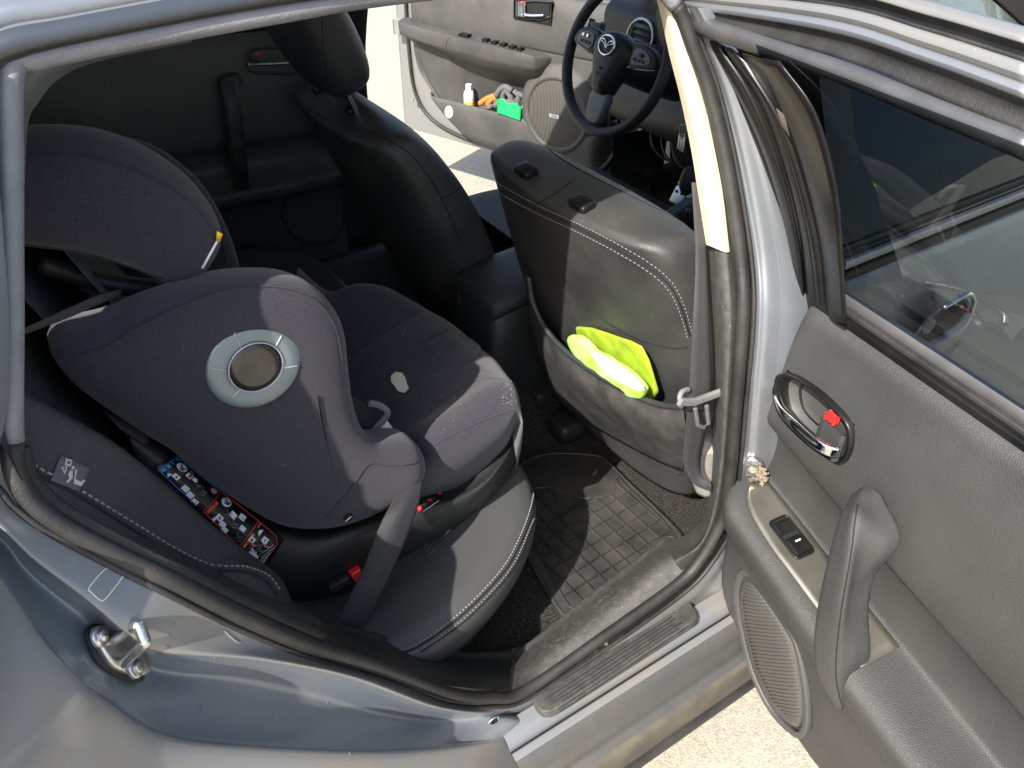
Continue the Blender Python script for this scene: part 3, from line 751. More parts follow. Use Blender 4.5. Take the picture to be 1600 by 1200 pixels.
# recliner stub and rail trims at the foot of the seat
bm = box((.16, -.58, .40), (.14, .03, .10), r=.012); link('recliner_cover', bm, 'black_plastic', PS)
bm = bmesh.new(); c = PX(1058, 722, .0)
link('pocket_clip', tube([PX(1048,708,-.02), PX(1066,716,-.02), PX(1070,738,-.02), PX(1062,742,-.02)], .003), 'black_plastic', PS)
rt = bmesh.new(); box(PZ(868,668,.29)+V((.06, 0, -.01)), (.13, .075, .05), rt, r=.016); box(PZ(840,650,.31)+V((.12, .05, 0)), (.2, .04, .06), rt, r=.012)
link('seat_rail_cover', rt, 'black_plastic', PS)
# hi-vis jacket folded in the pocket
def SBf(px, h): return [SB(u, v, h) for u, v in px]
HV = thing('hi_vis_vest', 'bright yellow-green high-visibility vest stuffed into the pocket on the back of the front seat', 'safety vest', SB(960, 560, .02))
o_ = sp(SBf([(888,528),(900,524),(918,536),(930,549),(955,562),(985,582),(1004,600),(1010,612),(1000,622),(965,608),(925,582),(898,550)], .030), 50, True)
fbm = pillow(o_, SBf([(905,538),(950,572),(995,606)], .030), -SF, .010, .012, pw=3)
for v_ in fbm.verts: v_.co += V((.0007*math.sin(v_.co.y*160), .0006*math.sin(v_.co.z*190), .0012*math.sin(v_.co.y*110+v_.co.z*60)))
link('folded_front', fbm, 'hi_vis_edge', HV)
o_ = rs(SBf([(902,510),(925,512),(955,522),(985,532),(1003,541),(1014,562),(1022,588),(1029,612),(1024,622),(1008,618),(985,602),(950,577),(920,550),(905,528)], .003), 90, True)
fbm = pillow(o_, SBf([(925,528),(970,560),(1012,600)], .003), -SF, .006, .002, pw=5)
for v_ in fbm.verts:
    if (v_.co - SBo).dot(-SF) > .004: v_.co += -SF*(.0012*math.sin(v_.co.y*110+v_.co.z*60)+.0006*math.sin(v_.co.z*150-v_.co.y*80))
link('leather_glow', fbm, 'hi_vis_glow', HV)  # yellow glow the vest throws on the leather, painted as a thin coloured sheet
link('reflective_strip', pillow(sp(SBf([(922,552),(935,551),(957,564),(986,584),(1006,604),(1004,612),(985,606),(955,590),(935,570)], .0405), 30, True), SBf([(940,560),(990,598)], .0405), -SF, .0012, .002), 'white', HV)
# ------------------------------------------------------------------ centre console
cs = []
for x, w, zt in ((-.10,.085,.40),(-.085,.092,.56),(-.03,.10,.60),(.08,.10,.612),(.2,.10,.61),(.30,.095,.585),(.36,.09,.50),(.55,.10,.48),(.75,.11,.50),(.92,.13,.58),(1.0,.15,.66)):
    R = []
    for i in range(24):
        a = 2*math.pi*i/24; ca, sa = math.cos(a), math.sin(a); k = (abs(ca)**4+abs(sa)**4)**(-1/4); zb = .22; R.append(V((x, w*k*ca, (zt+zb)/2+(zt-zb)/2*k*sa)))
    cs.append(R)
CN = link('centre_console', loft(cs, k=4, k0=1, closed=True), 'black_plastic', CAR)
lid = []
for x, w, zt in ((-.09,.06,.585),(-.075,.09,.612),(0,.098,.628),(.12,.10,.635),(.24,.095,.628),(.29,.07,.605)):
    lid.append([V((x, w*k*math.cos(a), zt-.03+.03*k*math.sin(a))) for a in [2*math.pi*i/24 for i in range(24)] for k in [(abs(math.cos(a))**3+abs(math.sin(a))**3)**(-1/3)]])
link('armrest_lid', loft(lid, k=4, k0=1, closed=True), 'leather', CN)
bm = tube([V((.62, .01, .47)), V((.60, .01, .56)), V((.585, .01, .63))], .012); link('gear_gaiter', bm, 'leather', CN)
bm = bmesh.new(); gk = PY(1075, 283, .0); bmesh.ops.create_uvsphere(bm, u_segments=20, v_segments=14, radius=.026, matrix=Matrix.Translation(gk) @ Matrix.Diagonal((.9, .8, 1.5, 1))); link('gear_knob', bm, 'leather', CN)
hbk = [PY(1035, 345, .06), PY(1058, 328, .06), PY(1080, 316, .06)]
link('handbrake', sweep(spi(hbk, 5), circ(.015, 14)), 'hose_teal', CN)
# ------------------------------------------------------------------ dash, column, wheel, pedals
ds = []
for y in (-.72, -.4, -.12, .10, .20, .34, .44, .50, .60, .68, .74):
    hd = .055 if .18 < y < .46 else 0
    ds.append([V((1.16, y, 1.01)), V((1.02, y, 1.0+hd*.5)), V((.90, y, .985+hd)), V((.80 if hd else .86, y, .965+hd)), V((.815 if hd else .85, y, .93+hd*.4)), V((.87 if hd else .86, y, .86)), V((.88, y, .78)), V((.86, y, .68)), V((.93, y, .60)), V((1.12, y, .56))])
DSH = link('dashboard', loft(ds, k=5, k0=5), 'black_plastic', CAR)
def ringat(c, n, R_, r, m, name, par, ry=None, n_=40):
    q = V((0, 0, 1)).rotation_difference(V(n).normalized()).to_matrix()
    return link(name, sweep([V(c)+q @ V((R_*math.cos(2*math.pi*i/n_), (ry or R_)*math.sin(2*math.pi*i/n_), 0)) for i in range(n_)], circ(r, 8), True), m, par)
vc = PX(1000, 58, .83); vn = V((-1, -.12, .18))
vh = link('air_vent', disc(vc-vn.normalized()*.02, vn, .052, .01), 'dark_interior', DSH)
ringat(vc, vn, .050, .0045, 'satin', 'vent_ring', vh); 
bm = bmesh.new()
for k in (-1.4, -.5, .4, 1.2):
    cc = vc + V((.0, 0, .022*k)); sweep([cc+V((.012, -.044, 0)), cc+V((-.004, 0, .006)), cc+V((.012, .044, 0))], rrect(.006, .0015, .001), up=V((1, 0, .6)), bm=bm)
link('vent_blade', bm, 'steel_grey', vh)
gc = PX(1046, 90, .85)
ringat(gc, V((-1, 0, .25)), .05, .004, 'steel_grey', 'gauge_ring', DSH)
# steering wheel
WC = V((.595, .372, .922)); WN = V((-.948, -.02, .318)).normalized()
WY = V((0, 1, 0)); WY = (WY - WN*WY.dot(WN)).normalized(); WU = WN.cross(WY); WU = WU if WU.z > 0 else -WU
def WP(a, b, h=0): return WC + WY*(-a) + WU*b + WN*h          # a: to the right for the driver, b: up
SW = thing('x', '', '', (0, 0, 0)); COL.objects.unlink(SW); bpy.data.objects.remove(SW)
RW = .191
SW = link('steering_wheel', sweep([WP(RW*math.cos(t), RW*math.sin(t), 0) for t in [2*math.pi*i/72 for i in range(72)]], circ(.0165, 16, .0145), True), 'leather', CAR)
# perforated grips: fine ribbing on the inner left of the rim
bm = bmesh.new()
for i in range(26):
    t = math.radians(163 + i*2.5); c = WP((RW-.0145)*math.cos(t), (RW-.0145)*math.sin(t), .002); dr = (c-WC).normalized()
    tt = WN.cross(dr); sweep([c - WN*.010 + dr*.004, c - dr*.0008, c + WN*.010 + dr*.004], circ(.0011, 5), bm=bm)
link('rim_grip', bm, 'rubber', SW)
hub = sp([WP(*p, .0) for p in [(-.060,.052),(-.02,.066),(.02,.066),(.062,.050),(.078,.022),(.062,-.02),(.04,-.062),(.026,-.092),(0,-.098),(-.028,-.092),(-.042,-.06),(-.062,-.02),(-.078,.022)]], 60, True)
hb_ = link('airbag_cover', pillow(hub, [WP(0, .03), WP(0, -.05)], WN, .042, .03, pw=2.6), 'black_plastic', SW)
def spoke(pts, m, name, hf=.012):
    o = sp([WP(*p, .004) for p in pts], 40, True); c = sum(o, V((0, 0, 0)))/len(o)
    return link(name, pillow(o, [c], WN, hf, .012, pw=6), m, SW)
spL = spoke([(-.066,.048),(-.11,.058),(-.150,.048),(-.168,.024),(-.165,.010),(-.12,.0),(-.072,-.006)], 'black_plastic', 'wheel_spoke', .016)
spR = spoke([(.066,.048),(.11,.058),(.150,.048),(.168,.024),(.165,.010),(.12,.0),(.072,-.006)], 'black_plastic', 'wheel_spoke', .016)
spoke([(-.032,-.088),(.032,-.088),(.036,-.13),(.024,-.168),(-.024,-.168),(-.036,-.13)], 'steel_grey', 'wheel_spoke', .014)
for s, par in ((-1, spL), (1, spR)):
    o = sp([WP(s*a, b, .020) for a, b in [(.082,.040),(.112,.046),(.142,.036),(.148,.016),(.118,.008),(.084,.006)]], 30, True); c = sum(o, V((0, 0, 0)))/len(o)
    link('switch_panel', pillow(o, [c], WN, .003, .006, pw=7), 'steel_grey', par)
    sm = bmesh.new(); M = Matrix((WY*-1, WU, WN)).transposed()
    for a, b, w, h_ in ((.104,.034,.010,.008), (.122,.034,.010,.008)) if s < 0 else ((.115,.032,.012,.010),): box(WP(s*a, b, .026), (w, h_, .005), sm, M=M, r=.001)
    link('rocker_button', sm, 'chrome' if s < 0 else 'black_plastic', par)
    sm = bmesh.new()
    for a, b in ((.094,.018), (.110,.018), (.126,.018)): box(WP(s*a, b, .0245), (.011, .008, .002), sm, M=M, r=.0006)
    link('button', sm, 'black_plastic', par)
    # light trim edges
    link('spoke_trim', tube([WP(s*.07, -.006, .016), WP(s*.12, -.001, .014), WP(s*.162, .008, .010)], .0022), 'light_satin', par)
# badge: an oval ring with a winged M
EM = [WP(.031*math.cos(t), .030+.0255*math.sin(t)*(1.0 if math.sin(t) < 0 else .9), .0445 - .0 ) for t in [2*math.pi*i/40 for i in range(40)]]
bdg = link('badge', sweep(EM, circ(.0026, 8), True), 'chrome', hb_)
bm = bmesh.new()
for pts, w in (([(-.029,.036),(-.020,.041),(-.011,.040),(-.004,.031),(0,.024)], .0034), ([(.029,.036),(.020,.041),(.011,.040),(.004,.031),(0,.024)], .0034), ([(-.029,.036),(-.018,.034),(-.010,.030),(0,.021)], .002), ([(.029,.036),(.018,.034),(.010,.030),(0,.021)], .002)):
    sweep(spi([WP(a, b, .0455) for a, b in pts], 5), circ(w*.6, 6), bm=bm)
link('badge_wings', bm, 'chrome', bdg)
def text(s, size, c, xa, ya, m, name, par, h=.0004):
    cu = bpy.data.curves.new(name, 'FONT'); cu.body = s; cu.size = size; cu.align_x = 'CENTER'; cu.align_y = 'CENTER'; cu.extrude = h
    o = bpy.data.objects.new(name, cu); COL.objects.link(o); xa = V(xa).normalized(); za = xa.cross(V(ya)).normalized(); ya = za.cross(xa)
    M = Matrix((xa, ya, za)).transposed().to_4x4(); M.translation = V(c)
    dg = bpy.context.evaluated_depsgraph_get(); me = bpy.data.meshes.new_from_object(o.evaluated_get(dg)); bpy.data.objects.remove(o)
    me.transform(M); bm = bmesh.new(); bm.from_mesh(me); return link(name, bm, m, par, smooth=False, recalc=False)
text('SRS', .009, WP(0, -.030, .0415), -WY, WU, 'seam', 'lettering', hb_, .001); text('AIRBAG', .008, WP(0, -.044, .0405), -WY, WU, 'seam', 'lettering', hb_, .001)
# column, stalks
cl = [ [WC - WN*t + (WY*math.cos(a)*w + WU*(math.sin(a)*h)) for a in [2*math.pi*i/24 for i in range(24)]] for t, w, h in ((.03,.05,.045),(.06,.07,.055),(.16,.08,.065),(.26,.085,.07))]
SC_ = link('steering_column', loft(cl, k=3, k0=1, closed=True), 'black_plastic', CAR)
link('stalk', tube([WC-WN*.06+WY*.07, WC-WN*.05+WY*.13+WU*.02, WC-WN*.045+WY*.165+WU*.04], .010), 'black_plastic', SC_)
bm = box(WC-WN*.045+WY*.16+WU*.06, (.012, .05, .024), M=Matrix((WN, WY, WU)).transposed(), r=.005); link('stalk_switch', bm, 'lcd', SC_)
link('stalk', tube([WC-WN*.06-WY*.07, WC-WN*.05-WY*.13+WU*.02, WC-WN*.045-WY*.175+WU*.03], .009), 'black_plastic', SC_)
# keys hanging at the ignition, pedals
ky = PX(1068, 195, .78)
K_ = thing('key_bunch', 'bunch of metal keys hanging from the ignition beside the steering column', 'keys', ky)
link('key_ring', sweep([ky+V((0, .014*math.cos(a*.4), -.014+.014*math.sin(a*.4))) for a in range(16)], circ(.0012, 6), True), 'satin', K_)
for i in range(3):
    b = ky+V((0, -.004+.005*i, -.026)); bm = box(b+V((.003*i, (i-1)*.008, -.028)), (.0022, .009, .045), r=.0008); bmm = disc(b+V((.003*i, (i-1)*.004, -.006)), V((1, .2, 0)), .010, .002, bm, seg=14); link('key', bm, 'satin', K_)
PD = link('foot_pedal', box(PX(1064, 300, .93), (.012, .055, .085), M=Matrix.Rotation(.5, 3, 'Y'), r=.006), 'satin', CAR)
bm = bmesh.new()
for i in range(3):
    for j in range(2): disc(PX(1064, 300, .93) + V((-.008-.004*0, -.012+.024*j, -.024+.024*i)) , V((-1, 0, .5)), .005, .003, bm, seg=10)
link('pedal_stud', bm, 'seam', PD)
link('foot_pedal', box((.98, .37, .46), (.012, .06, .07), M=Matrix.Rotation(.5, 3, 'Y'), r=.006), 'satin', CAR)
# driver's footwell: side trim and dark under-dash
fw = [[V((x, .70, z)) for z in (.26, .40, .55)] for x in (.90, 1.0, 1.15)]
link('kick_panel', loft(fw, k=4), 'black_plastic', CAR)
bm = bmesh.new()
for i in range(3):
    sweep(spi([V((1.0, .58-.04*i, .66)), V((.93, .55-.05*i, .60)), V((.92, .50-.05*i, .55)), V((1.0, .45-.04*i, .50))], 6), rrect(.014, .003, .002), bm=bm)
link('wiring_cover', bm, 'far_plastic', CAR)
# left sill and left front door opening
prl = [[V((x, y, z)) for y, z in ((.62,.26),(.66,.36),(.70,.39),(.74,.37),(.78,.35),(.84,.33),(.87,.30),(.88,.20),(.86,.14))] for x in (-.9, -.5, 0, .5, 1.05)]
link('left_sill', loft(prl, k=3, k0=4), 'black_plastic', CAR)
fa = [V((1.06,.80,1.0)), V((1.10,.82,.80)), V((1.08,.82,.58)), V((1.02,.82,.44)), V((.93,.82,.37)), V((.75,.82,.35)), V((.3,.82,.35)), V((.10,.82,.36)), V((.0,.82,.45)), V((-.03,.82,.7)), V((-.03,.78,.95)), V((-.06,.66,1.25))]
link('door_seal', sweep(spi(fa, 8), circ(.012, 10)), 'rubber', CAR)
fb = [[p+V((0, .03, -.0)) for p in fa[:8]], [p+V((.03, .035, -.02)) for p in fa[:8]], [p+V((.08, .03, -.04)) for p in fa[:8]]]
link('hinge_pillar', loft(fb, k=4, k0=5), 'paint_dusty', CAR)
for z in (.42, .75):
    bm = box((1.02, .875, z), (.05, .04, .05), r=.006); box((1.0, .90, z-.03), (.06, .02, .025), bm, r=.004); disc(V((1.0, .92, z)), V((-1, 0, 0)), .012, .01, bm, seg=10)
    link('door_hinge', bm, 'rust', CAR)
for k in range(3): link('wire_loom', tube([V((1.03, .84, .60-.03*k)), V((1.0, .90, .58-.03*k)), V((.99, .93, .55-.03*k))], .006), 'rust', CAR)
# left centre pillar
link('left_centre_pillar', loft([[V((x, y, z)) for y, z in ((.76,.36),(.77,.6),(.76,.9),(.68,1.12),(.59,1.33))] for x in (-.17, -.06, .03)], k=3, k0=4), 'black_plastic', CAR, solid=.03)
# ------------------------------------------------------------------ closed rear door on the far side
LD = link('left_rear_door', bmesh.new(), 'black_plastic', CAR)
rows = []
for i in range(40):
    x = -1.0+.9*i/39; r = []
    for z, d in ((1.025,.0),(1.01,.012),(.98,.02),(.90,.03),(.82,.032),(.775,.030),(.755,.012),(.74,.004),(.70,.002),(.675,.03),(.665,.065),(.655,.075),(.63,.07),(.61,.04),(.55,.02),(.42,.015),(.30,.02)):
        zz = z + (x+.2)*-.03; r.append(V((x, .725-d, zz)))
    rows.append(spi(r, 3))
bm = gridbm(rows); bm.to_mesh(LD.data); bm.free(); LD.data.polygons.foreach_set('use_smooth', [True]*len(LD.data.polygons))
LD.data.materials.clear(); LD.data.materials.append(MT['door_smooth'])
tl_ = bvh(LD)
def rrpath(px, n=40): return sp([V((a, b, 0)) for a, b in px], n, True)
def pxring(tree, px, r, m, name, par, off=.002, k=6): return seam(tree, px, r, m, name, par, k=k, closed=True, off=off)
hb2 = [(386,86),(396,77),(430,74),(460,74),(462,112),(430,114),(398,113),(386,104)]
pxring(tl_, hb2, .004, 'black_plastic', 'handle_bezel', LD)
def rowhandle(f, pts, r, m, name, par): return link(name, tube([f(*p) for p in pts], r), m, par)
hl_ = rowhandle(lambda u, v: PY(u, v, .675), [(388,101),(400,101),(430,100),(455,98)], .0045, 'chrome', 'door_handle', LD)
bm = box(PY(398, 90, .68), (.022, .012, .022), r=.005); link('lock_button', bm, 'black_plastic', LD)
bm = box(PY(402, 84, .672), (.012, .006, .006), r=.001); link('lock_mark', bm, 'red', LD)
gp_ = [PY(365, 124, .69), PY(358, 135, .655), PY(362, 160, .635), PY(368, 210, .63), PY(373, 255, .64), PY(378, 300, .68)]
link('pull_handle', sweep(spi(gp_, 6), rrect(.02, .016, .010), up=V((1, 0, 0))), 'black_plastic', LD)
pxring(tl_, [(440,330),(455,300),(490,285),(525,295),(540,330),(525,370),(490,382),(455,365)], .004, 'black_plastic', 'speaker_ring', LD)
gw = [[V((x, .745-(z-1.03)*.42, z-.03*(x+.2))) for z in (1.03, 1.15, 1.31)] for x in (-.98, -.6, -.13)]
link('left_window', gridbm(gw), 'glass_dark', LD)
link('outer_panel', gridbm([[V((x, .80+.06*math.sin((1.02-z)*2.5), z)) for z in (1.04, .9, .7, .5, .3, .2)] for x in (-1.02, -.5, -.05)]), 'paint', LD)
link('inner_lining', gridbm([[V((x, y, z)) for y, z in ((.74,1.06),(.80,1.04),(.86,.8),(.86,.2))] for x in (-1.02, -.05)]), 'black_plastic', LD)
# ------------------------------------------------------------------ rear bench
E_ = [V((-.80,-.705,.53)), V((-.70,-.712,.515)), V((-.62,-.708,.505)), V((-.52,-.690,.50)), V((-.42,-.655,.50)), V((-.335,-.60,.50)), V((-.275,-.53,.50)), V((-.245,-.44,.50)), V((-.245,-.30,.50)), V((-.25,-.1,.50)), V((-.25,.15,.50)), V((-.25,.40,.50)), V((-.27,.55,.50)), V((-.36,.65,.50)), V((-.6,.70,.51))]
cen_ = V((-.72, -.0, .5))
def inw(p, d):
    t = V((-.72, max(-.5, min(.5, p.y)), p.z)); v = t-p; v.z = 0; return v.normalized()*d
cur = []
for ins, z in ((.10,.27),(.065,.33),(.03,.39),(.004,.44),(-.002,.475),(.006,.497),(.022,.508),(.05,.515),(.12,.512),(.25,.495),(.42,.475)):
    cur.append([p + inw(p, ins) + V((0, 0, z-.50)) for p in E_])
RB = link('rear_bench', bmesh.new(), 'leather_worn', CAR)
cu_ = link('bench_cushion', loft(cur, k=5, k0=8), 'leather_bench', RB)
tc = bvh(cu_)
sm_ = [(606,1024),(650,1012),(710,971),(762,922),(800,874),(830,806),(839,752),(834,720)]
seam(tc, sm_, .0016, 'seam', 'seam', cu_, k=8)
stitches(tc, [(a-4, b-3) for a, b in sm_], .0065, .0012, 'stitch', 'stitching', cu_)
stitches(tc, [(a+4, b+4) for a, b in sm_[:6]], .0065, .0009, 'stitch', 'stitching', cu_)
seam(tc, [(a+7, b+7) for a, b in sm_[1:6]], .0012, 'seam', 'seam', cu_)
# ribbed insert beside the child seat
bm = bmesh.new()
for i in range(9):
    px = [(600+7*i, 985-26*i+ (0)), (700+6*i, 880-9*i), (770+5*i, 800-4*i), (800+4*i, 745-3*i)]
for i in range(7):
    P = [p for p, n in onsurf(tc, [(668-2*i, 868-4*i), (720-2*i, 820-5*i), (780-3*i, 765-5*i), (822-4*i, 722-3*i)], 6, .0005)]
    sweep(P, circ(.0022, 6), bm=bm)
link('ribbed_panel', bm, 'leather', cu_)
# back of the bench
bk = []
for y in (-.66, -.5, -.2, 0, .2, .5, .66):
    bk.append([V((-.72, y, .44)), V((-.75, y, .55)), V((-.82, y, .75)), V((-.89, y, .95)), V((-.925, y, 1.08)), V((-.97, y, 1.13)), V((-1.03, y, 1.12))])
link('bench_backrest', loft(bk, k=4, k0=5), 'leather', RB)
for s in (.30, .52)[:1] if False else (.36,):
    o_ = [V((-.96+.02*0, s+.13*math.cos(a), 1.16+.085*math.sin(a))) for a in [2*math.pi*i/36 for i in range(36)]]
    link('rear_headrest', pillow(o_, [V((-.96, s-.05, 1.16)), V((-.96, s+.05, 1.16))], V((1, 0, .2)), .06, .05), 'leather', RB)
link('parcel_shelf', box((-1.42, 0, 1.02), (.8, 1.35, .03), r=.01), 'black_plastic', CAR)
# side bolster next to the door opening, with its stitched edge and cloth tag
BO = [[(0,690),(8,670),(10,640),(10,600),(40,560),(90,520)], [(50,770),(41,724),(60,670),(85,640),(110,625),(160,600)], [(128,806),(124,772),(145,715),(175,690),(205,680),(240,670)], [(205,852),(202,821),(220,775),(248,748),(270,740),(300,740)], [(270,888),(262,858),(285,820),(310,803),(330,800),(360,800)], [(335,922),(315,884),(345,852),(365,846),(385,850),(410,855)], [(395,945),(378,890),(392,878),(408,878),(420,885),(440,890)], [(440,962),(430,925),(434,905),(440,905),(448,915),(460,925)], [(470,985),(458,955),(458,950),(460,950),(464,955),(470,960)]]
by = (-.725, -.705, -.68, -.655, -.60, -.50)
def bol(r):
    r = list(r); r[4] = (r[3][0]-4, r[3][1]+10); r[5] = (r[3][0]-10, r[3][1]+30)
    return [PY(u, v, y) for (u, v), y in zip(r, by)]
bo = link('side_bolster', loft([bol(r) for r in BO], k=7, k0=7), 'leather', RB)
tb = bvh(bo)
bl_ = [(44,733),(80,752),(124,776),(202,824),(262,861),(315,887),(345,892),(378,893),(412,906),(432,930)]
seam(tb, bl_, .0018, 'seam', 'seam', bo)
stitches(tb, [(a+6, b-7) for a, b in bl_], .0075, .0012, 'stitch', 'stitching', bo)
tg = [(94,711),(141,732),(122,769),(77,751)]
def bil(q, s, t): return (q[0][0]*(1-s)*(1-t)+q[1][0]*s*(1-t)+q[2][0]*s*t+q[3][0]*(1-s)*t, q[0][1]*(1-s)*(1-t)+q[1][1]*s*(1-t)+q[2][1]*s*t+q[3][1]*(1-s)*t)
def patch(tree, q, off, n=6):
    rows = []
    for i in range(n+1):
        r = []
        for j in range(n+1):
            h = hit(tree, *bil(q, i/n, j/n), off); r.append(h[0] if h else None)
        rows.append(r)
    if any(p is None for r in rows for p in r): print('WARN patch', q); return bmesh.new()
    return gridbm(rows)
def bilpoly(tree, q, polys, off, bm=None):
    bm = bm or bmesh.new()
    for P in polys: decal(tree, [bil(q, a, b) for a, b in P], off, bm)
    return bm
TG = link('fabric_tag', patch(tb, tg, .0015), 'tag_grey', bo, solid=.0008)
bm = bilpoly(tb, tg, [[(.12,.42),(.30,.30),(.32,.62)], [(.16,.05),(.36,.02),(.38,.26),(.20,.30)], [(.55,.28),(.62,.28),(.68,.62),(.90,.62),(.92,.50),(1.0-.02,.52),(.95,.78),(.70,.80)], [(.42,.40),(.50,.36),(.54,.50),(.60,.62),(.52,.88),(.46,.86),(.50,.66),(.42,.58)], [(.42,.22),(.50,.20),(.52,.30),(.44,.33)]], .0026)
link('tag_symbol', bm, 'tag_mark', TG, smooth=False)
bm = bilpoly(tb, tg, [[(.20,.40),(.25,.37),(.26,.50),(.21,.50)], [(.22,.10),(.32,.09),(.33,.20),(.24,.23)]], .0031)
link('tag_symbol', bm, 'tag_grey', TG, smooth=False)
# ------------------------------------------------------------------ child seat
CS = thing('child_seat', 'dark grey fabric child car seat with a round silver disc on its near wing', 'child seat', (-.55, -.36, .5))
def circle_y(c, r, rz=None, n=48): return [V((c.x + r*math.cos(2*math.pi*i/n), c.y, c.z + (rz or r)*math.sin(2*math.pi*i/n))) for i in range(n)]
WG = [(78,548),(80,525),(100,510),(140,502),(180,490),(230,466),(290,446),(345,430),(400,425),(450,429),(490,447),(518,478),(534,515),(540,570),(548,625),(562,665),(585,684),(615,682),(640,684),(656,704),(659,728),(650,748),(620,775),(580,797),(540,812),(500,820),(442,817),(394,795),(337,757),(300,728),(262,697),(225,674),(161,630),(110,590)]
wy = -.53
o_ = sp([PY(u, v, wy) for u, v in WG], 150, True)
wsp = [PY(u, v, wy) for u, v in [(140,545),(250,530),(370,510),(440,530),(460,620),(480,710),(540,740),(610,725)]]
wing = link('side_wing', pillow(o_, wsp, V((0, -1, .10)), .036, .06, nr=12, pw=2.6), 'fabric', CS)
tw = bvh(wing)
seam(tw, [(84,552),(124,552),(169,539),(210,512),(262,486),(337,456),(394,448),(450,452),(495,471),(524,512),(536,569)], .0013, 'fabric_dark', 'seam', wing)
seam(tw, [(652,722),(631,727),(600,728),(576,726),(549,762),(520,795),(507,812)], .0013, 'fabric_dark', 'seam', wing)
# the silver disc
hd = hit(tw, 398, 572, 0); dc_ = hd[0]; dn = V((.03, -1, .06)).normalized(); dc_ = dc_ + V((0, .006, 0))
def RD(r, h, r2=1): 
    q = V((0, 0, 1)).rotation_difference(dn).to_matrix(); return [dc_ + q @ V((r*math.cos(2*math.pi*i/60), r*r2*math.sin(2*math.pi*i/60), h)) for i in range(60)]
RR = .0555
ring = link('silver_ring', gridbm([RD(RR, -.016), RD(RR, .0055), RD(RR*.985, .0072), RD(RR*.95, .0080), RD(RR*.80, .0096), RD(RR*.60, .0100), RD(RR*.57, .0092), RD(RR*.56, .002)], cv=True), 'ring_silver', CS)
link('smoked_lens', gridbm([RD(RR*.56, .006), RD(RR*.54, .0090), RD(RR*.4, .0098), RD(RR*.2, .0102), RD(.0005, .0103)], cv=True), 'smoke_disc', ring)
link('lens_rim', sweep(RD(RR*.565, .0108), circ(.0011, 6), True), 'light_satin', ring)
q = V((0, 0, 1)).rotation_difference(dn).to_matrix(); tr_ = bvh(ring); bm = bmesh.new()
for a, b in [((365,518),(379,549)), ((441,523),(427,548)), ((471,571),(443,575)), ((443,628),(419,606)), ((362,622),(378,606)), ((325,574),(357,579))]:
    P = [p for p, n in onsurf(tr_, [mixp(a, b, .06), mixp(a, b, .5), mixp(a, b, .93)], 4, .0001)]
    if len(P) > 2: sweep(P, circ(.0011, 5), bm=bm)
link('ring_gap', bm, 'light_satin', ring)
# seat pan
SPN = [(-.495,[(640,800),(690,778),(745,740),(788,700),(806,668)]), (-.53,[(650,755),(700,730),(750,700),(790,672),(808,645)]), (-.525,[(652,728),(695,690),(744,665),(785,648),(806,628)]), (-.48,[(636,697),(672,662),(722,634),(768,610),(800,600)]), (-.43,[(596,676),(655,648),(708,615),(752,590),(788,583)]), (-.33,[(552,632),(610,598),(670,572),(728,550),(768,557)]), (-.25,[(540,580),(592,540),(648,518),(706,514),(748,545)]), (-.20,[(530,548),(585,513),(645,488),(688,495),(728,525)]), (-.14,[(512,462),(560,447),(610,452),(660,482),(702,512)]), (-.10,[(520,470),(566,460),(616,466),(662,496),(704,522)])]
cv_ = []
for y, px in SPN:
    P = [PY(u, v, y) for u, v in px]
    P.insert(0, P[0] + (P[0]-P[1])*.8 + V((0, 0, .06)))
    P += [P[-1] + V((.012, 0, -.04)), P[-1] + V((0, 0, -.11))]
    cv_.append(P)
cv_.append([p + V((0, .01, -.12)) for p in cv_[-1]])
print('pan z', [[round(p.z, 2) for p in c] for c in cv_]); print('pan x', [[round(p.x, 2) for p in c] for c in cv_])
pan = link('seat_pad', loft(cv_, k=7, k0=7), 'fabric', CS)
tpn = bvh(pan)
seam(tpn, [(664,716),(680,697),(697,685),(744,662),(775,650),(802,641)], .0014, 'fabric_dark', 'seam', pan)
seam(tpn, [(544,557),(580,535),(620,508),(652,488)], .0012, 'fabric_dark', 'seam', pan)
seam(tpn, [(661,655),(700,620),(750,594),(785,592)], .0009, 'fabric_dark', 'seam', pan)
fl = [(661,540),(680,530),(702,520),(716,522),(728,529),(742,538),(750,548),(747,557),(732,565),(710,576),(690,560)]
fb_ = bmesh.new(); vs = []
top = onsurf(tpn, fl, 5, .0045, True); bot = onsurf(tpn, fl, 5, -.002, True)
if len(top) == len(bot): gridbm([[p for p, n in bot], [p for p, n in top], [p+n*.001+(sum((x for x, _ in top), V((0,0,0)))/len(top)-p)*.12 for p, n in top], [sum((x for x, _ in top), V((0,0,0)))/len(top)+top[0][1]*.0015]*len(top)], cv=True, bm=fb_)
link('fabric_flap', fb_, 'fabric', pan)
ho = [(611,588),(618,582),(628,583),(634,592),(636,600),(639,608),(632,615),(622,612),(616,603),(611,597)]
link('worn_hole', decal(tpn, ho, .0016), 'beige_dirty', pan)
seam(tpn, ho, .0018, 'fabric_dark', 'frayed_edge', pan, k=3, closed=True)
# lint and fray threads on the front corner
bm = bmesh.new()
for i in range(170):
    u, v = random.choice([(random.gauss(620, 70), random.gauss(600, 60)), (random.gauss(795, 6), random.gauss(612, 14)), (random.gauss(650, 60), random.gauss(560, 40)), (random.gauss(735, 20), random.gauss(545, 20))]); h = hit(tpn, u, v, .0006)
    if h:
        d = V((random.uniform(-1, 1), random.uniform(-1, 1), random.uniform(-.3, .8))).normalized()*random.uniform(.0015, .005); sweep([h[0], h[0]+d*.5+h[1]*.001, h[0]+d], circ(.0004, 4), bm=bm)
link('lint', bm, 'stitch', pan)
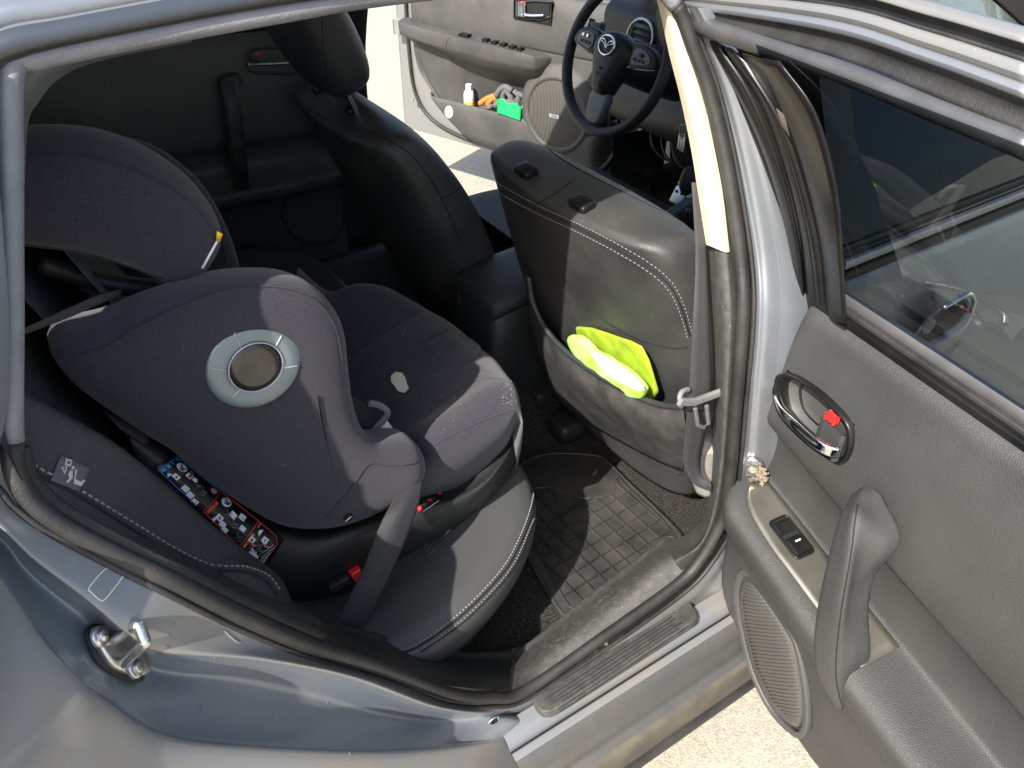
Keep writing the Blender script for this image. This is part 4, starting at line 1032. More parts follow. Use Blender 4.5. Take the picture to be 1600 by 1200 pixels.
# headrest wings
HW = [(-30,200),(40,198),(90,196),(140,200),(180,210),(215,223),(250,242),(285,268),(312,297),(330,325),(340,352),(338,378),(322,408),(300,436),(288,446),(265,440),(230,426),(190,408),(140,394),(80,384),(0,376),(-30,370)]
hy_ = -.47
o_ = sp([PY(u, v, hy_) for u, v in HW], 110, True)
hw = link('headrest_wing', pillow(o_, [PY(u, v, hy_) for u, v in [(0,290),(120,300),(220,320),(280,360)]], V((0, -1, .1)), .05, .05, pw=2.5), 'fabric', CS)
thw = bvh(hw)
seam(thw, [(10,246),(60,243),(120,243),(170,252),(220,270),(262,291),(300,318),(322,345),(333,368),(331,392)], .0014, 'fabric_dark', 'seam', hw)
seam(thw, [(30,382),(90,388),(150,399),(200,415),(240,430),(282,444)], .0016, 'fabric_dark', 'seam', hw)
FWg = [(40,250),(120,215),(200,215),(250,232),(290,262),(318,290),(345,335),(362,375),(372,410),(377,446),(360,470),(330,480),(250,470),(150,440),(60,380)]
o_ = sp([PY(u, v, -.20) for u, v in FWg], 90, True)
fwn = link('headrest_wing', pillow(o_, [PY(u, v, -.20) for u, v in [(140,300),(240,340),(310,410)]], V((0, -1, 0)), .03, .03), 'fabric_dark', CS)
tf = bvh(fwn)
seam(tf, [(300,285),(325,325),(345,370),(352,410)], .0012, 'seam', 'seam', fwn)
# back shell between the wings
cb = [[V((x, y, z)) for x, z in ((-.60,.62),(-.70,.78),(-.79,.98),(-.85,1.14),(-.88,1.26),(-.93,1.27),(-.90,1.1),(-.82,.9),(-.74,.72),(-.68,.58))] for y in (-.50, -.4, -.3, -.18)]
link('seat_back', loft(cb, k=4, k0=5), 'fabric_dark', CS)
bm = tube([PY(60,410,-.44), PY(160,440,-.44), PY(250,452,-.44), PY(300,452,-.42)], .012); link('headrest_rail', bm, 'black_plastic', CS)
bm = box(PY(250,470,-.36), (.12,.05,.03), r=.008); link('adjuster_bar', bm, 'black_plastic', CS)
# warning tag on the headrest
bm = bmesh.new()
def quad(f, px, y, bm):
    vs = [bm.verts.new(f(u, v, yy)) for (u, v), yy in zip(px, y)]; bm.faces.new(vs)
quad(PY, [(339,361),(348,366),(344,378),(338,376)], [-.52,-.52,-.515,-.515], bm); link('care_tag', bm, 'amber', hw, solid=.0006)
bm = bmesh.new(); quad(PY, [(338,376),(341,378),(318,420),(314,419)], [-.516]*4, bm); link('care_tag', bm, 'white', hw, solid=.0006)
# lower shell / base
U_ = [(-.50,(208,668)),(-.50,(262,697)),(-.505,(337,758)),(-.51,(394,798)),(-.51,(442,820)),(-.51,(500,824)),(-.51,(570,802)),(-.51,(640,778)),(-.505,(715,766)),(-.50,(770,725)),(-.47,(806,672))]
M1 = [(-.535,(203,676)),(-.535,(250,712)),(-.54,(312,768)),(-.545,(370,815)),(-.55,(428,840)),(-.55,(492,850)),(-.55,(568,830)),(-.55,(640,805)),(-.545,(712,782)),(-.535,(768,745)),(-.49,(808,684))]
M2 = [(-.535,(208,705)),(-.535,(242,755)),(-.54,(288,815)),(-.545,(345,870)),(-.55,(408,900)),(-.55,(472,905)),(-.545,(556,880)),(-.54,(640,845)),(-.535,(705,815)),(-.52,(766,765)),(-.48,(808,695))]
L_ = [(-.50,(215,730)),(-.50,(250,790)),(-.50,(290,850)),(-.50,(350,905)),(-.50,(430,945)),(-.50,(482,952)),(-.50,(560,912)),(-.50,(640,868)),(-.49,(703,836)),(-.48,(764,784)),(-.45,(806,708))]
cc_ = [[PY(q[0], q[1], y) for y, q in c] for c in (U_, M1, M2, L_)]
cc_.insert(0, [p + V((0, .06, .01)) for p in cc_[0]]); cc_.append([p + V((0, .10, -.03)) for p in cc_[-1]])
base = link('base_shell', loft(cc_, k=5, k0=7), 'black_plastic', CS)
tbs = bvh(base)
seam(tbs, [(455,920),(500,905),(560,880),(600,868)], .001, 'seam', 'shell_joint', base)
h = hit(tw, 543, 806) or hit(tbs, 543, 806)
sc1 = link('screw_cap', disc(h[0], h[1], .007, .003), 'seam', CS); link('screw_slot', sweep([h[0]+h[1]*.0035-V((.005, 0, .003)), h[0]+h[1]*.0035+V((.005, 0, .003))], circ(.0008, 5)), 'satin', sc1)
pd = [(640,800),(652,786),(668,774),(686,763),(694,766),(693,776),(676,788),(660,799),(645,806)]
pad_ = link('indicator_panel', decal(tbs, pd, .001), 'gloss_black', base)
for u, v in ((655, 795), (671, 783), (687, 773)):
    h = hit(tbs, u, v, .0015)
    if h: link('red_dot', disc(h[0], h[1], .0042, .0016, seg=16), 'red', pad_); link('dot_highlight', disc(h[0]+h[1]*.0016, h[1], .0014, .0004, seg=10), 'pink', pad_)
bm = bmesh.new()
for i in range(9):
    a = mixp((661,799), (687,783), i/9); b = mixp((661,799), (687,783), (i+.55)/9); P = [p for p, n in onsurf(tbs, [a, b], 2, .0016)]
    sweep(P, circ(.0006, 4), bm=bm)
link('small_print', bm, 'white', pad_)
# instruction label: pictograms and print on a black sticker
LQ = [(274,711),(443,843),(411,892),(240,731)]   # s along, t across
LB = link('instruction_label', patch(tbs, LQ, .0016, 14), 'label_black', base, solid=.0006)
def ql(s0, t0, s1, t1): return [(s0, t0), (s1, t0), (s1, t1), (s0, t1)]
def qline(pts, w, m, name, off=.0026):
    bm = bmesh.new()
    for a, b in zip(pts, pts[1:]):
        P = [p for p, n in onsurf(tbs, [bil(LQ, *a), bil(LQ, (a[0]+b[0])/2, (a[1]+b[1])/2), bil(LQ, *b)], 3, off)]
        if len(P) > 1: sweep(P, circ(w, 4), bm=bm)
    return link(name, bm, m, LB)
qline([(.02,.08),(.42,.08)], .0006, 'blue', 'label_border'); qline([(.02,.08),(.02,.90),(.36,.93)], .0006, 'blue', 'label_border')
qline([(.43,.08),(.43,.92)], .0006, 'label_red', 'label_border'); qline([(.43,.08),(.93,.08),(.97,.2),(.97,.45)], .0006, 'label_red', 'label_border'); qline([(.43,.92),(.74,.95)], .0006, 'label_red', 'label_border'); qline([(.77,.08),(.77,.92)], .0006, 'label_orange', 'label_border'); qline([(.97,.45),(.96,.92)], .0005, 'label_orange', 'label_border')
link('label_heading', bilpoly(tbs, LQ, [ql(.028,.14,.052,.42), ql(.028,.5,.052,.86)], .0026), 'blue', LB, smooth=False)
link('label_heading', bilpoly(tbs, LQ, [ql(.445,.52,.468,.86), ql(.445,.40,.468,.50)], .0026), 'label_red', LB, smooth=False)
link('label_heading', bilpoly(tbs, LQ, [ql(.785,.40,.805,.70), ql(.785,.72,.805,.88), ql(.785,.1,.80,.22)], .0026), 'label_orange', LB, smooth=False)
white = []; 
def wcirc(s, t, r): return [(s+r*math.cos(a*.5236), t+r*3.1*math.sin(a*.5236)) for a in range(12)]
white += [wcirc(.105,.30,.042), wcirc(.235,.34,.022), wcirc(.505,.24,.040)]
for s, t, a, b in [(.13,.66,.05,.17),(.20,.80,.0,.0),(.185,.36,.045,.16),(.235,.76,.048,.19),(.29,.80,.048,.19),(.345,.86,.045,.16),(.54,.72,.05,.17),(.585,.80,.045,.17),(.62,.88,.045,.15),(.60,.40,.05,.16),(.66,.28,.05,.15),(.71,.50,.045,.15),(.81,.56,.045,.17),(.885,.34,.045,.17),(.865,.80,.045,.16),(.90,.86,.03,.18)]:
    if a: white.append([(s-a/2, t-b/2), (s+a/2, t-b/2), (s+a/2, t+b/2), (s-a/2, t+b/2)])
def carshape(s, t): return [(s, t+.10), (s, t-.10), (s-.012, t-.07), (s-.022, t-.03), (s-.022, t+.03), (s-.010, t+.07)]
white += [carshape(.10,.78), carshape(.53,.92-.06), carshape(.835,.27)]
link('label_print', bilpoly(tbs, LQ, white, .0026), 'white', LB, smooth=False)
rd = [ql(.125,.62,.14,.70), ql(.535,.68,.548,.76), ql(.18,.30,.20,.42), ql(.80,.52,.815,.60), ql(.88,.30,.89,.38), ql(.345,.84,.352,.88), ql(.82,.60,.86,.63), ql(.90,.40,.93,.43), ql(.86,.72,.88,.75)]
link('label_print', bilpoly(tbs, LQ, rd, .0031), 'label_red', LB, smooth=False)
link('label_print', bilpoly(tbs, LQ, [wcirc(.385,.22,.026)], .0026), 'pink', LB, smooth=False)
def seatfig(s, t, k=1): return [[(s-.02*k, t-.10*k), (s-.012*k, t-.02*k), (s+.012*k, t+.0), (s+.02*k, t+.08*k), (s+.004*k, t+.10*k)], [(s-.01*k, t+.08*k), (s+.02*k, t-.06*k), (s+.028*k, t+.06*k)]]
for s, t, k in [(.175,.22,1),(.27,.40,1),(.33,.45,1.1),(.56,.46,1.1),(.64,.55,1.2),(.72,.75,1.3),(.86,.55,1.2),(.90,.62,1.0),(.83,.75,1.1),(.12,.42,.8)]:
    for l in seatfig(s, t, k): qline(l, .0004, 'stitch', 'pictogram_line')
for l in ([(.085,.24),(.10,.30),(.125,.34)], [(.095,.38),(.12,.36),(.13,.26)], [(.485,.19),(.50,.24),(.525,.28)], [(.495,.31),(.52,.30),(.53,.20)]): qline(l, .0007, 'label_black', 'pictogram_line', .0032)
for l in ([(.80,.62),(.835,.66),(.86,.60)], [(.835,.66),(.85,.80)], [(.88,.42),(.91,.47),(.935,.40)]): qline(l, .0006, 'pink', 'pictogram_line', .0030)
txt = []
for r in range(5):
    s = .978 + .011*r*.0 ; 
bm = bmesh.new()
for i, (a, b) in enumerate([((426,850),(409,862)), ((427,854),(406,870)), ((421,862),(398,880)), ((417,868),(400,884)), ((413,874),(402,886))]):
    for j in range(7):
        p = mixp(a, b, j/7); q2 = mixp(a, b, (j+.7)/7); P = [x for x, n in onsurf(tbs, [p, q2], 2, .0028)]
        sweep(P, circ(.0006, 4), bm=bm)
link('small_print', bm, 'white', LB)
# harness strap, grey guide and white tab at the hip of the child seat
STp = link('harness_strap', loft([[PY(547,618,-.44), PY(570,632,-.44), PY(592,648,-.44)], [PY(545,650,-.46), PY(560,665,-.46), PY(578,682,-.46)]], k=4), 'webbing', CS, solid=.002)
link('belt_guide', sweep(spi([PY(576,630,-.45), PY(592,633,-.45), PY(605,643,-.45), PY(600,655,-.45), PY(588,668,-.455), PY(576,682,-.46)], 5), rrect(.005, .0035, .002)), 'buckle_grey', CS)
bm = bmesh.new(); quad(PY, [(601,652),(613,668),(616,680),(584,680)], [-.448, -.45, -.455, -.455], bm); link('white_tab', bm, 'white', CS, solid=.0015)
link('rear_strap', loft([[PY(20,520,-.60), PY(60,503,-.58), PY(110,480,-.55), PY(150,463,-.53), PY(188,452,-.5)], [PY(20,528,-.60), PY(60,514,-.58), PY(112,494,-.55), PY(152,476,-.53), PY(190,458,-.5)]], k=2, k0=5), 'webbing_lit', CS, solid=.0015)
link('side_webbing', loft([[PY(160,640,-.53), PY(190,655,-.53), PY(225,676,-.53), PY(232,690,-.53)], [PY(175,655,-.54), PY(190,672,-.54), PY(210,685,-.54), PY(225,694,-.54)]], k=2, k0=5), 'webbing', CS, solid=.0015)
# lap belt over the bench with its anchor, and the bench buckle
lb = [(622,768),(610,790),(597,814),(582,850),(567,889),(545,935),(519,988)]; rb2 = [(661,742),(657,775),(650,799),(640,826),(629,853),(598,920),(557,1004)]
yl = [-.55,-.575,-.59,-.60,-.605,-.62,-.635]
LBT = link('lap_belt', loft([[PY(u, v, y) for (u, v), y in zip(lb, yl)], [PY(u-0, v, y-.006) for (u, v), y in zip([mixp(a, b, .5) for a, b in zip(lb, rb2)], yl)], [PY(u, v, y) for (u, v), y in zip(rb2, yl)]], k=6, k0=6), 'webbing', RB, solid=.0015)
tlb = bvh(LBT)
for k_ in (.2, .5, .8): seam(tlb, [mixp(a, b, k_) for a, b in list(zip(lb, rb2))[1:]], .0007, 'webbing_lit', 'weave_line', LBT)
h = hit(tlb, 536, 990)
if h: link('anchor_bolt', disc(h[0], h[1], .006, .003), 'satin', LBT)
bk_ = PZ(540, 902, .53)
BKL = link('belt_buckle', sweep([PZ(515,915,.525), PZ(530,906,.53), PZ(545,898,.535)], rrect(.009, .014, .005), up=V((0, 0, 1))), 'black_plastic', RB)
link('red_button', sweep([PZ(547,898,.536), PZ(553,893,.538), PZ(562,888,.54)], rrect(.010, .012, .003), up=V((0, 0, 1))), 'red', BKL)
# ------------------------------------------------------------------ front belt on the door pillar
fbL = [(1081,285,.05),(1087,400,.05),(1083,500,.05),(1078,600,.05),(1074,640,.05)]; fbR = [(1096,285,.05),(1104,400,.05),(1108,500,.05),(1113,600,.05),(1112,640,.05)]
FB = link('seat_belt', loft([[SD(*q) for q in fbL], [SD(*q) for q in fbR]], k=3, k0=8), 'webbing_lit', CAR, solid=.0015)  # upper run in a paler webbing copy, its light put into the colour
fl2 = [(1074,640,.05),(1069,700,.055),(1070,730,.06),(1084,756,.05),(1110,768,.03)]; fr2 = [(1110,640,.05),(1100,690,.055),(1094,722,.06),(1097,742,.05),(1112,758,.03)]
link('seat_belt', loft([[SD(*q) for q in fl2], [SD(*q) for q in fr2]], k=3, k0=8), 'webbing', CAR, solid=.0015)
tg_ = link('belt_tongue', sweep([SD(1062,628,.034), SD(1085,628,.034), SD(1112,618,.034), SD(1134,610,.03)], rrect(.006, .0035, .002), up=V((0, 0, 1))), 'buckle_grey', FB)
link('tongue_end', tube([SD(1066,630,.034), SD(1062,622,.04), SD(1066,612,.045), SD(1076,608,.048)], .004), 'buckle_grey', tg_)
link('tongue_blade', sweep([SD(1086,638,.036), SD(1090,664,.036), SD(1100,668,.036), SD(1107,662,.036), SD(1104,634,.036)], rrect(.0028, .0025, .001)), 'satin', tg_)
link('pretensioner_cover', tube([SD(1104,690,.09), SD(1104,720,.09), SD(1106,760,.09)], .026), 'grey_cover', CAR)
# ------------------------------------------------------------------ opened right rear door
RDR = link('right_rear_door', bmesh.new(), 'paint', CAR)
def zu(s): return .757 + (.70-.757)*min(1, max(0, (s+.03)/.33)) + (.655-.70)*max(0, (s-.3)/.3)
def zt(s): return .640 + (.555-.640)*max(0, s)/.46
def s0(z):
    if z > .75: return -.036 + .01*((z-.8)/.1)**2
    if z > .66: return -.034
    if z > .40: return -.034 + .0*(.66-z)
    return -.034 + .30*((.40-z)/.22)**1.8
zs = None
rows = []
NS = 90
for i in range(NS):
    t = (i/(NS-1))**1.25; s = t*.86
    a, b = zu(s), zt(s); lp = .105 + .01*min(1, s/.3)
    edge = math.exp(-(s/.05)**2)
    pr_ = [(.962, .0), (.957, .012), (.945, .026), (.92, .036), (.86, .044), (.80, .048), ((a+.80)/2, .050), (a+.012, .046), (a+.002, .040), (a-.008, .028), (a-.03, .018), ((a+b)/2-.01, .013), (b+.008, .016), (b, .024),
           (b-.003, .05), (b-.006, lp-.03), (b-.012, lp-.010), (b-.024, lp), (b-.045, lp-.002), (b-.075, lp-.012), (b-.11, .072), (b-.14, .062), (.42, .056), (.36, .052), (.30, .046), (.25, .036), (.20, .02), (.185, .0)]
    P = []
    for z, d in pr_:
        ss = s0(z) + s*(1-.0) if s < .3 else s + s0(z)*max(0, 1-(s-.3)/.3)
        k = min(1, i/6)
        dd = d*math.sin(k*math.pi/2)**.6 if i < 6 else d
        # rounded nose of the armrest
        if .50 < z < b+.01 and d > .03: dd = min(dd, .03 + math.sqrt(max(0, 1-(1-min(1, s/.06))**2))*(d-.03)) if s < .06 else dd
        P.append(DW(ss, z, dd))
    rows.append(spi(P, 3))
PNL = link('door_panel', gridbm(rows), 'door_plastic', RDR)
tdp = bvh(PNL)
# top surface of the armrest: silver inlay and switch
def armtop(s, w): # w 0 back .. 1 front edge
    return DW(s, zt(s) - .001 - .006*w + .0035, .027 + w*(.072))
ins = [[armtop(s-.0, w) for w in (.0, .5, .93)] for s in (.02, .06, .10, .14, .18, .22, .255)]
ins[0] = [armtop(.008, .02), armtop(.000, .3), armtop(.004, .5)]; ins[1] = [armtop(.05, .0), armtop(.045, .45), armtop(.034, .80)]; ins.append([armtop(.30, 0), armtop(.30, .45), armtop(.30, .93)])
bm = loft(ins, k=3, k0=3); INL = link('metal_inlay', bm, 'brushed', RDR, solid=.002)
sc_ = armtop(.105, .42); ua = (armtop(.2, .4)-armtop(.1, .4)).normalized(); va = (armtop(.1, .9)-armtop(.1, .1)).normalized(); na = ua.cross(va).normalized(); na = na if na.z > 0 else -na
M = Matrix((ua, va, na)).transposed()
SWB = link('switch_bezel', sweep([sc_ + ua*a + va*b + na*.003 for a, b in rrect(.034, .0165, .006)], circ(.002, 8), True), 'gloss_black', INL)
link('switch_well', box(sc_ + na*.0005, (.062, .029, .003), M=M, r=.001), 'seam', SWB)
rws = [[sc_ + ua*a + va*b + na*(h+.003) for b in (-.0125, .0, .0125)] for a, h in ((-.030,-.001),(-.022,.0035),(-.012,.001),(-.003,-.002),(.002,.0005),(.006,.006),(.018,.0075),(.029,.006),(.031,-.001))]
link('window_switch', loft(rws, k=3, k0=2), 'gloss_black', SWB)
link('switch_mark', box(sc_ + ua*.012 + na*.0112, (.002, .009, .0008), M=M), 'white', SWB)
# opener bowl and lever
def DRp(u, v, d): return DR(u, v, d)
bo_ = [(1208,612),(1210,592),(1222,583),(1238,586),(1262,600),(1290,622),(1318,650),(1330,672),(1331,700),(1322,722),(1308,725),(1285,710),(1255,688),(1228,662),(1214,640)]
orim = sp([DR(u, v, .050) for u, v in bo_], 64, True); cbo = sum(orim, V((0, 0, 0)))/64
def dloc(p): return V(((p-DO).dot(DE), p.z, 0))
oin = [dloc(p.lerp(cbo, .09)) for p in orim]
bm = bmesh.new(); bm.from_mesh(PNL.data)
kill = [f for f in bm.faces if inside(oin, *dloc(f.calc_center_median()).xy)]
bmesh.ops.delete(bm, geom=kill, context='FACES'); bm.to_mesh(PNL.data); bm.free()
irim = [p.lerp(cbo, .10) + DN*.001 for p in orim]
b1 = [p.lerp(cbo, .12) - DN*.010 for p in orim]; b2_ = [p.lerp(cbo, .20) - DN*.026 for p in orim]; b3_ = [p.lerp(cbo, .9) - DN*.032 for p in orim]
BW = link('handle_bowl', gridbm([[p - DN*.01 for p in orim], [p + DN*.002 for p in orim], [p.lerp(cbo, .04)+DN*.0035 for p in orim], irim, b1, b2_, b3_], cv=True), 'gloss_black', RDR)
inn = [p.lerp(cbo, .16) - DN*.018 for p in orim]
link('bowl_floor', gridbm([inn, [p.lerp(cbo, .3) - DN*.027 for p in orim], [p.lerp(cbo, .6) - DN*.029 for p in orim], [p.lerp(cbo, .98) - DN*.029 for p in orim]], cv=True), 'door_smooth', BW)
lv = [DR(1213,618,.056), DR(1222,640,.066), DR(1242,662,.074), DR(1268,686,.076), DR(1292,702,.072), DR(1309,706,.062)]
LVR = link('door_handle', sweep(spi(lv, 6), rrect(.0085, .0045, .004), up=V((.0, 0, 1)), scale=lambda t: (.35+.65*math.sin(min(1, t*1.8)*1.57), 1)), 'chrome', BW)
link('lever_base', box(DR(1306,684,.040), (.024,.034,.034), M=Matrix((DN, DE, V((0, 0, 1)))).transposed(), r=.006), 'door_plastic', BW)
link('lock_tab', box(DR(1300,653,.050), (.006,.014,.006), M=Matrix((DN, DE, V((0, 0, 1)))).transposed(), r=.003), 'red', BW)
# pull grip
gA = [DR(1352,748,.060), DR(1340,775,.100), DR(1322,840,.135), DR(1300,910,.145), DR(1288,980,.142), DR(1287,1040,.130), DR(1298,1090,.110), DR(1310,1108,.100)]
gB = [DR(1372,768,.055), DR(1390,850,.075), DR(1362,885,.100), DR(1343,920,.112), DR(1337,960,.115), DR(1338,1000,.112), DR(1342,1030,.100), DR(1322,1062,.090)]
gA = spi([DR(1331,772,.085), DR(1312,808,.118), DR(1292,880,.135), DR(1276,960,.140), DR(1272,1020,.135), DR(1280,1060,.125), DR(1310,1110,.105)], 6)
gM = spi([DR(1343,779,.100), DR(1338,808,.124), DR(1330,870,.140), DR(1316,950,.146), DR(1308,1020,.140), DR(1308,1065,.130), DR(1318,1108,.108)], 6)
gB = spi([DR(1375,772,.070), DR(1392,850,.092), DR(1350,905,.110), DR(1338,960,.118), DR(1340,1005,.116), DR(1340,1035,.108), DR(1326,1062,.095)], 6)
gC = [b - DN*(.028*min(1, .15+i/9)) + (a-b)*.1 for i, (a, b) in enumerate(zip(gA, gB))]; gD = [a - DN*(.030*min(1, .15+i/9)) + (b-a)*.1 for i, (a, b) in enumerate(zip(gA, gB))]
G5 = [rs(spi([a, m.lerp(a, .5)+DN*.004, m, b.lerp(m, .3)+DN*.004, b, c, d], 5, True), 34, True) for a, m, b, c, d in zip(gA, gM, gB, gC, gD)]
GR = link('pull_handle', gridbm([[DR(1353,757,.070)]*34, [q.lerp(DR(1353,757,.078), .45) for q in G5[0]]] + G5 + [[sum(G5[-1], V((0,0,0)))/34]*34], cv=True), 'door_plastic', RDR)
link('handle_joint', sweep([m + DN*.0012 for m in gM[2:]], circ(.0008, 5)), 'seam', GR)
# lower speaker grille
sg = sp([DR(u, v, .056) for u, v in [(1160,915),(1168,905),(1182,914),(1210,950),(1238,1000),(1252,1060),(1256,1110),(1250,1134),(1236,1132),(1205,1100),(1178,1045),(1162,980),(1157,940)]], 60, True)
sgo = [p + (p - sum(sg, V((0,0,0)))/60)*.10 for p in sg]
SG = link('speaker_grille', pillow(sg, [DR(1190,960,.056), DR(1228,1080,.056)], DN, .012, .004, pw=2.2), 'grille', RDR)
link('grille_surround', sweep(sgo, rrect(.005, .006, .003), True), 'door_smooth', SG)
tsg = bvh(SG); bm = bmesh.new()
for i in range(38):
    t = i/37; y = 912 + (1130-912)*t
    # left and right borders of the grille at this height
    def bx(L):
        for (a, b), (c, d) in zip(L, L[1:]):
            if b <= y <= d: return a+(c-a)*(y-b)/(d-b)
        return L[-1][0]
    xl = bx([(1168,905),(1158,940),(1163,980),(1179,1045),(1206,1100),(1236,1132)]); xr = bx([(1168,905),(1182,914),(1210,950),(1238,1000),(1252,1060),(1256,1110),(1250,1134)])
    P = [p for p, n in onsurf(tsg, [(xl+3, y-3), ((xl+xr)/2, y+1), (xr-3, y+3)], 5, .0005)]
    if len(P) > 3: sweep(P, circ(.0013, 5), bm=bm)
link('grille_rib', bm, 'door_smooth', SG)
# belt line seals, window glass and frame
def DL(pts): return [DW(*p) for p in pts]
ss_ = [-.01, .1, .2, .3, .45, .6, .86]
link('belt_seal', sweep(DL([(s, .962, .004) for s in ss_]), rrect(.006, .006, .003), up=V((0, 0, 1))), 'gloss_black', RDR)
link('belt_seal', sweep(DL([(s, .970, -.008) for s in ss_]), rrect(.004, .005, .002), up=V((0, 0, 1))), 'rubber', RDR)
link('belt_trim', sweep(DL([(s, .975, -.026) for s in ss_]), rrect(.009, .004, .003), up=V((0, 0, 1))), 'satin', RDR)
gl = [[DW(s, z, -.03+(z-.95)*.15) for s in (.004-(z-.95)*.10, .2, .5, .80)] for z in (.95, 1.05, 1.15, 1.25, 1.30)]
link('window_glass', gridbm(gl), 'glass_tint', RDR)
# front window post: parallel black strips
def strip(pa, pb, da, db, m, name, bulge=0):
    A = [DR(u, v, da) for u, v in pa]; B = [DR(u, v, db) for u, v in pb]
    C_ = [a.lerp(b, .5)+DN*bulge for a, b in zip(A, B)]
    return link(name, loft([A, C_, B], k=3, k0=7), m, RDR, solid=.002)
q0 = [(1086,48),(1142,150),(1190,262),(1220,380),(1238,516)]
q1 = [(1096,56),(1153,150),(1201,262),(1231,380),(1246,516)]
q2 = [(1118,66),(1172,150),(1217,262),(1246,380),(1258,512)]
q3 = [(1128,70),(1183,150),(1226,262),(1252,380),(1262,508)]
q4 = [(1142,76),(1204,168),(1244,280),(1268,390),(1278,500)]
q5 = [(1160,84),(1225,190),(1262,300),(1284,400),(1292,496)]
q6 = [(1218,96),(1276,180),(1308,300),(1316,390),(1322,505)]
strip(q0, q1, -.016, -.004, 'gloss_black', 'frame_seal', .003)
strip(q1, q2, -.004, .006, 'gloss_black', 'window_post', .003)
strip(q2, q3, .006, -.002, 'gloss_black', 'frame_seal')
strip(q3, q4, .000, .008, 'gloss_black', 'window_post', .002)
strip(q4, q5, .008, .004, 'gloss_black', 'frame_seal', .003)
strip(q5, q6, .006, .026, 'gloss_black', 'window_post', .003)
# upper frame
t0 = [(1080,28),(1290,84),(1450,146),(1620,218)]; t1 = [(1102,50),(1280,118),(1430,178),(1620,252)]
A = [DR(u, v, .004) for u, v in t0]; B = [DR(u, v, .004) for u, v in t1]
link('window_channel', sweep(spi([a.lerp(b, .5) for a, b in zip(A, B)], 8), circ(.0105, 14)), 'rail', RDR)
ed = DW(.86, 1.30, .004)
def sstr(pa, pb, da, db, m, name, bulge=0): return strip(pa, pb, da, db, m, name, bulge)
z = [(1072,12),(1290,48),(1450,98),(1620,162)]
sstr(t0, z, .002, -.010, 'rubber', 'frame_seal', -.004)
z2 = [(1062,0),(1290,30),(1450,78),(1620,138)]
sstr(z, z2, -.006, -.012, 'paint', 'frame_edge', .003)
z3 = [(1050,-14),(1290,8),(1450,50),(1620,104)]
sstr(z2, z3, -.014, -.018, 'paint_dusty', 'door_frame', .004)
z4 = [(1040,-30),(1290,-14),(1450,24),(1620,74)]
sstr(z3, z4, -.022, -.026, 'rubber', 'frame_seal', -.003)
z5 = [(1030,-45),(1290,-34),(1450,2),(1620,48)]
sstr(z4, z5, -.020, -.034, 'paint_dusty', 'door_frame', .004)
# outer skin and edges of the door
so = [[DW(s, z, -.045-.05*math.sin(min(1, (.96-z)/.4)*1.57)) for z in (.95,.85,.7,.5,.3,.18)] for s in (-.05, .1, .4, .86)]
link('outer_skin', loft(so, k=3, k0=4), 'paint', RDR)
fe = [[DW(s0(z)-.012, z, -.09 if z < .7 else -.07) for z in (.94,.85,.7,.5,.4,.33,.27,.22)], [DW(s0(z)-.014, z, -.03) for z in (.94,.85,.7,.5,.4,.33,.27,.22)], [DW(s0(z)-.006, z, .0) for z in (.94,.85,.7,.5,.4,.33,.27,.22)], [DW(s0(z)+.004, z, .004) for z in (.94,.85,.7,.5,.4,.33,.27,.22)]]
link('door_edge', loft(fe, k=3, k0=4), 'paint_dusty', RDR)
# ------------------------------------------------------------------ opened driver's door on the far side
LDR = link('left_front_door', bmesh.new(), 'paint', CAR)
def fs(z):  # trailing edge of the trim
    return .93 if z > .62 else .93 - .33*((.62-z)/.30)**1.6
rows = []
for i in range(60):
    t = i/59
    P = []
    for z, d in ((.93,.0),(.92,.02),(.88,.035),(.80,.04),(.755,.036),(.745,.03),(.735,.03),(.68,.03),(.64,.018),(.57,-.012),(.52,-.024),(.48,-.026),(.462,-.01),(.464,.02),(.488,.036),(.492,.048),(.475,.055),(.43,.055),(.40,.052),(.36,.045),(.33,.02),(.318,.0)):
        s = .0 + t*fs(z)
        dd = d*math.sin(min(1, i/3)*1.57)*math.sin(min(1, (59-i)/3)*1.57)
        # pocket is closed near the speaker and at the trailing end
        if .45 < z < .66 and (s < .36): dd = max(dd, .035*min(1, (.36-s)/.06)) if i > 3 else dd
        if .45 < z < .66 and (s > .66): dd = max(dd, .03*min(1, (s-.66)/.06)) if i < 56 else dd
        P.append(TW(s, z, dd))
    rows.append(spi(P, 4))
DP = link('door_panel', gridbm(rows), 'far_plastic', LDR)
# armrest
ar = []
for s, z, d, hh in ((.24,.735,.03,.02),(.26,.738,.075,.045),(.30,.745,.10,.055),(.45,.752,.108,.06),(.62,.758,.105,.06),(.80,.762,.095,.055),(.92,.765,.08,.045),(.955,.765,.045,.03)):
    ar.append([TW(s, z, .0), TW(s, z, d-.012), TW(s, z-.006, d), TW(s, z-hh*.6, d), TW(s, z-hh, d-.008), TW(s, z-hh-.02-.02*(s < .7), d-.05), TW(s, z-hh-.05, .0)])
AR = link('armrest', loft(ar, k=5, k0=4), 'far_plastic', LDR)
ta = bvh(AR)
seam(ta, [(702,58),(698,66),(697,76)], .0012, 'seam', 'seam', AR)
bm = bmesh.new(); MM = Matrix((TE, TN, V((0, 0, 1)))).transposed()
for i, (s, w) in enumerate(((.60,.05),(.50,.022),(.46,.022),(.42,.022),(.38,.022),(.345,.020))): link('window_switch', box(TW(s, .760-.002*i, .075), (w*.8, .022, .010), M=MM, r=.003), 'gloss_black', AR)
bm = bmesh.new()
for i, s in enumerate((.59, .50, .46, .42, .38, .345)): box(TW(s, .7665-.002*i, .079), (.008, .004, .002), bm, M=MM)
link('switch_highlight', bm, 'chrome', AR)
